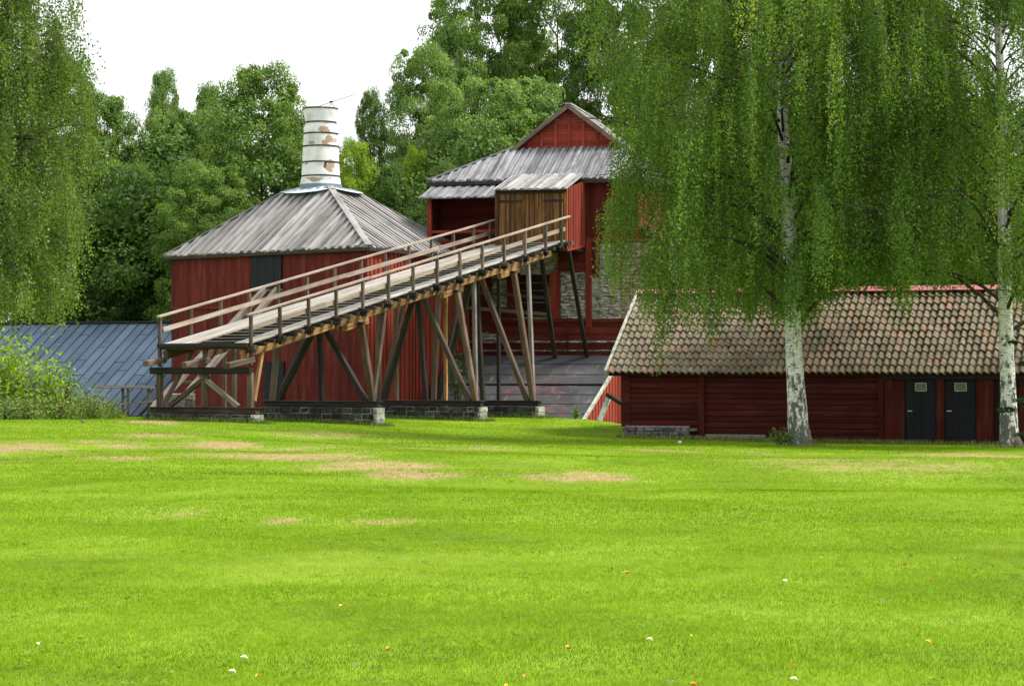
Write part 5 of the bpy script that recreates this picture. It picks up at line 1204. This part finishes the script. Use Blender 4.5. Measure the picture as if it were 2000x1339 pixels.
# spruce at the right edge
me_, cs = crown_mesh('crown_spruce', 55, 5.2, 1.3, 'cone', 60, 160, .06, LEAF['spruce'], z0=.03, rc=(.25, .5), flat=.4)
sp_r = thing('spruce', gp(2052, 73), 'dark young spruce cut by the right edge of the photo', 'spruce'); sp_r.scale = (1.0, 1.0, .9)
o = bpy.data.objects.new('crown', me_); col.objects.link(o); o.parent = sp_r; o = bpy.data.objects.new('trunk', trunk_mesh('t', 5, 5, cs, .08, M['trunk'], 4)); col.objects.link(o); o.parent = sp_r
# tall seeding grass at the left
rs = np.random.RandomState(91); n_ = 9000; X = rs.uniform(-19.2, -12.6, n_); Y = rs.uniform(76, 88, n_)
uu = 1000+X/Y*F; ok = (uu < 235-rs.rand(n_)*25+ (Y-80)*2) & (Y > 76+np.clip((uu-60)/170, 0, 1)*5+vnoise(X, Y, 2)); X, Y = X[ok], Y[ok]; n_ = len(X); Z = gz(X, Y)
H = rs.uniform(.12, .8, n_)**1.5*1.15*np.interp(1000+X/Y*F, [0, 150, 235], [1.15, 1, .45]); la = rs.uniform(0, 6.28, n_); ln2 = H*rs.uniform(.1, .5, n_); wd = .022
b0 = np.stack([X-wd, Y, Z-.02], -1); b1_ = np.stack([X+wd, Y, Z-.02], -1); t0 = np.stack([X+np.cos(la)*ln2, Y+np.sin(la)*ln2, Z+H], -1)
tt = np.clip(rs.normal(.55, .22, n_), 0, 1)
o = bpy.data.objects.new('tall_grass', np_mesh('tall_grass', np.stack([b0, b1_, t0], 1).reshape(-1, 3), n_, tt, LEAF['weed'], 3)); col.objects.link(o); tag(o, 'tall uncut seeding grass and weeds along the left edge of the lawn', 'tall grass', None, 'stuff')
# tufts hugging walls and piers
pts = []
def tuft_line(a_, b_, n, h):
    for i in range(n):
        q = rs.rand(); p = lerp(V(a_), V(b_), q); pts.append((p.x+rs.normal(0, .12), p.y+rs.normal(0, .06), h*rs.uniform(.4, 1.2)))
for k, (e1, e2) in (('a', (0, 0)), ('b', (0, 0)), ('c', (0, 0)), ('d', (0, 0))):
    s1, s2 = bents[k]; tuft_line(s1-RL*.42+OUT*.2, s2-RL*.42, 620, .19); tuft_line(s1+OUT*.25-RL*.4, s1+OUT*.25+RL*.3, 150, .15)
tuft_line(sp(x0-.3, .1, 0), sp(SL, .25, 0), 2400, .17); tuft_line(sp(sx(1500, .2), .2, 0), sp(sx(1800, .2), .3, 0), 700, .16)
tuft_line((b1.x-.8, b1.y-.5, 0), (b1.x+.8, b1.y-.45, 0), 260, .15); tuft_line((b2.x-1, b2.y-.5, 0), (b2.x+.8, b2.y-.45, 0), 260, .13)
A = np.array(pts); X, Y, H = A[:, 0], A[:, 1], A[:, 2]; Z = gz(X, Y); n_ = len(X); la = rs.uniform(0, 6.28, n_); ln2 = H*.4; wd = .018
tt = np.clip(rs.normal(.45, .2, n_)+.25*(X > 4), 0, 1)
o = bpy.data.objects.new('edge_grass', np_mesh('edge_grass', np.stack([np.stack([X-wd, Y, Z-.02], -1), np.stack([X+wd, Y, Z-.02], -1), np.stack([X+np.cos(la)*ln2, Y+np.sin(la)*ln2, Z+H], -1)], 1).reshape(-1, 3), n_, tt, LEAF['weed'], 3)); col.objects.link(o)
tag(o, 'longer grass left along the stone piers, the shed foot and the birch feet', 'grass', None, 'stuff')

# low broad leaved weeds growing in the turf
n_ = 900; Y = rs.uniform(11.8, 48, n_); X = rs.uniform(-1, 1, n_)*(Y*.26+3); ok = vnoise(X*.6, Y*.5, 21) > rs.uniform(-.5, .5, n_); X, Y = X[ok], Y[ok]; n_ = len(X)
ci = np.repeat(np.arange(n_), 16); rad = rs.uniform(.03, .16, n_)[ci]; an = rs.uniform(0, 6.28, len(ci)); qx = X[ci]+np.cos(an)*rad*rs.rand(len(ci))**.5; qy = Y[ci]+np.sin(an)*rad*rs.rand(len(ci))**.5
C = np.stack([qx, qy, gz(qx, qy)+rs.uniform(.02, .042, len(ci))], -1); N = norm(rs.normal(size=(len(ci), 3))*.35+np.array([0, 0, 1])); tt = np.clip(rs.normal(.45, .22, n_)[ci]+rs.normal(0, .12, len(ci)), 0, 1)
o = bpy.data.objects.new('lawn_weeds', np_mesh('lawn_weeds', leaves_np(C, N, rs.uniform(.009, .02, len(ci)), None, rs, .7), len(ci), tt*.6, LEAF['lime'])); col.objects.link(o); tag(o, 'small clover and plantain leaves growing among the lawn grass', 'weeds', None, 'stuff')

# ---- fallen leaves and small bits on the lawn
def flatleaf(col_, nm):
    mm, n, l, b = newmat(nm); b.inputs['Base Color'].default_value = (*col_, 1); b.inputs['Roughness'].default_value = .6; return mm
lfm = [flatleaf((.75, .5, .03), 'yellow_leaf'), flatleaf((.72, .66, .4), 'pale_leaf'), flatleaf((.6, .25, .04), 'orange_leaf'), flatleaf((.1, .035, .02), 'brown_leaf')]
LV = [(76, 1258, 1), (174, 1253, 0), (231, 1251, 1), (232, 1304, 3), (333, 1004, 0), (30, 1197, 0), (454, 1313, 1), (477, 1286, 1), (505, 1320, 0), (559, 1173, 0), (627, 1135, 0), (667, 1185, 0), (695, 1299, 1), (705, 1287, 1), (736, 1257, 0), (758, 1269, 2), (949, 933, 0), (990, 1342, 0), (1025, 1321, 2), (1224, 1119, 2),
      (1269, 1250, 1), (1310, 1333, 1), (1331, 1196, 1), (1355, 1338, 2), (1532, 1135, 1), (1547, 1301, 0), (1551, 1328, 1), (1590, 1312, 0), (1606, 1091, 0), (1660, 1309, 1), (1723, 1172, 1), (1767, 1103, 2), (1819, 1129, 0), (1962, 1086, 0), (1571, 1043, 0), (1230, 1260, 1), (1110, 1266, 2), (1353, 1244, 0), (1465, 1330, 0), (1812, 1254, 0)]
LM = [(290, 'weeds'), (500, 'low end of the ramp'), (740, 'tallest stone pier'), (1000, 'long low pier'), (1200, 'tar paper roof'), (1480, 'left end of the shed'), (1700, 'middle birch'), (2100, 'black shed doors')]
RWS = [(1110, 'far out on the lawn'), (1180, 'halfway down the lawn'), (1262, 'on the nearer lawn'), (1300, 'low on the near lawn'), (1400, 'at the bottom edge')]
seen_l = set()
for (u, v, c) in LV:
    lb = ['yellow', 'cream', 'orange', 'brown'][c]+' fallen leaf '+next(r[1] for r in RWS if v < r[0])+', below the '+next(r[1] for r in LM if u < r[0])
    if lb in seen_l: continue
    seen_l.add(lb)
    Y = CZ*F/(v-VH)
    for _ in range(3): x = (u-1000)/F*Y; Y = (CZ-g1(x, Y)-.032)*F/(v-VH)
    x = (u-1000)/F*Y; m = MB(); a_ = rnd.uniform(0, 6.28); s = rnd.uniform(.016, .025)*(1.25 if c in (1, 3) else 1)*(1 if Y < 25 else 1.5)
    d = V((math.cos(a_), math.sin(a_), 0)); e = V((-d.y, d.x, 0)); q = V((x, Y, g1(x, Y)+.032))
    outl = [d*-s, d*-s*.4+e*s*.6+UP*.012, d*s*.4+e*s*.55+UP*.015, d*s*1.1+UP*.012, d*s*.4-e*s*.55+UP*.02, d*-s*.4-e*s*.6+UP*.022]
    m.add([q+UP*.0]+[q+k for k in outl]+[q-UP*.004], [(0, i+1, (i+1) % 6+1) for i in range(6)]+[(7, (i+1) % 6+1, i+1) for i in range(6)], None, .5)
    single(m, 'fallen_leaf', lfm[c], q, lb, 'leaf', 'fallen leaves scattered on the lawn')
for (u, v, Y, lab) in ((1328, 857, 70, 'small white crumpled scrap lying on the lawn in front of the shed'), (162, 828, 72, 'small dark stone with a pale side lying on the lawn near the weeds')):
    q = gp(u, Y); Y = (CZ-q.z)*F/(v-VH); q = gp(u, Y)+UP*.06; m = MB(); vs = []
    for i in range(5):
        for k in range(8):
            ph_ = math.pi*(i/4-.5); a_ = k*math.pi/4; rr = .05*rnd.uniform(.75, 1.2); vs.append(q+V((math.cos(a_)*math.cos(ph_)*rr*1.4, math.sin(a_)*math.cos(ph_)*rr, math.sin(ph_)*rr)))
    m.add(vs, [(i*8+k, i*8+(k+1) % 8, (i+1)*8+(k+1) % 8, (i+1)*8+k) for i in range(4) for k in range(8)], None, .5)
    single(m, 'paper_scrap' if u > 1000 else 'pebble', 'white' if u > 1000 else 'rubble', q, lab, 'litter' if u > 1000 else 'stone')
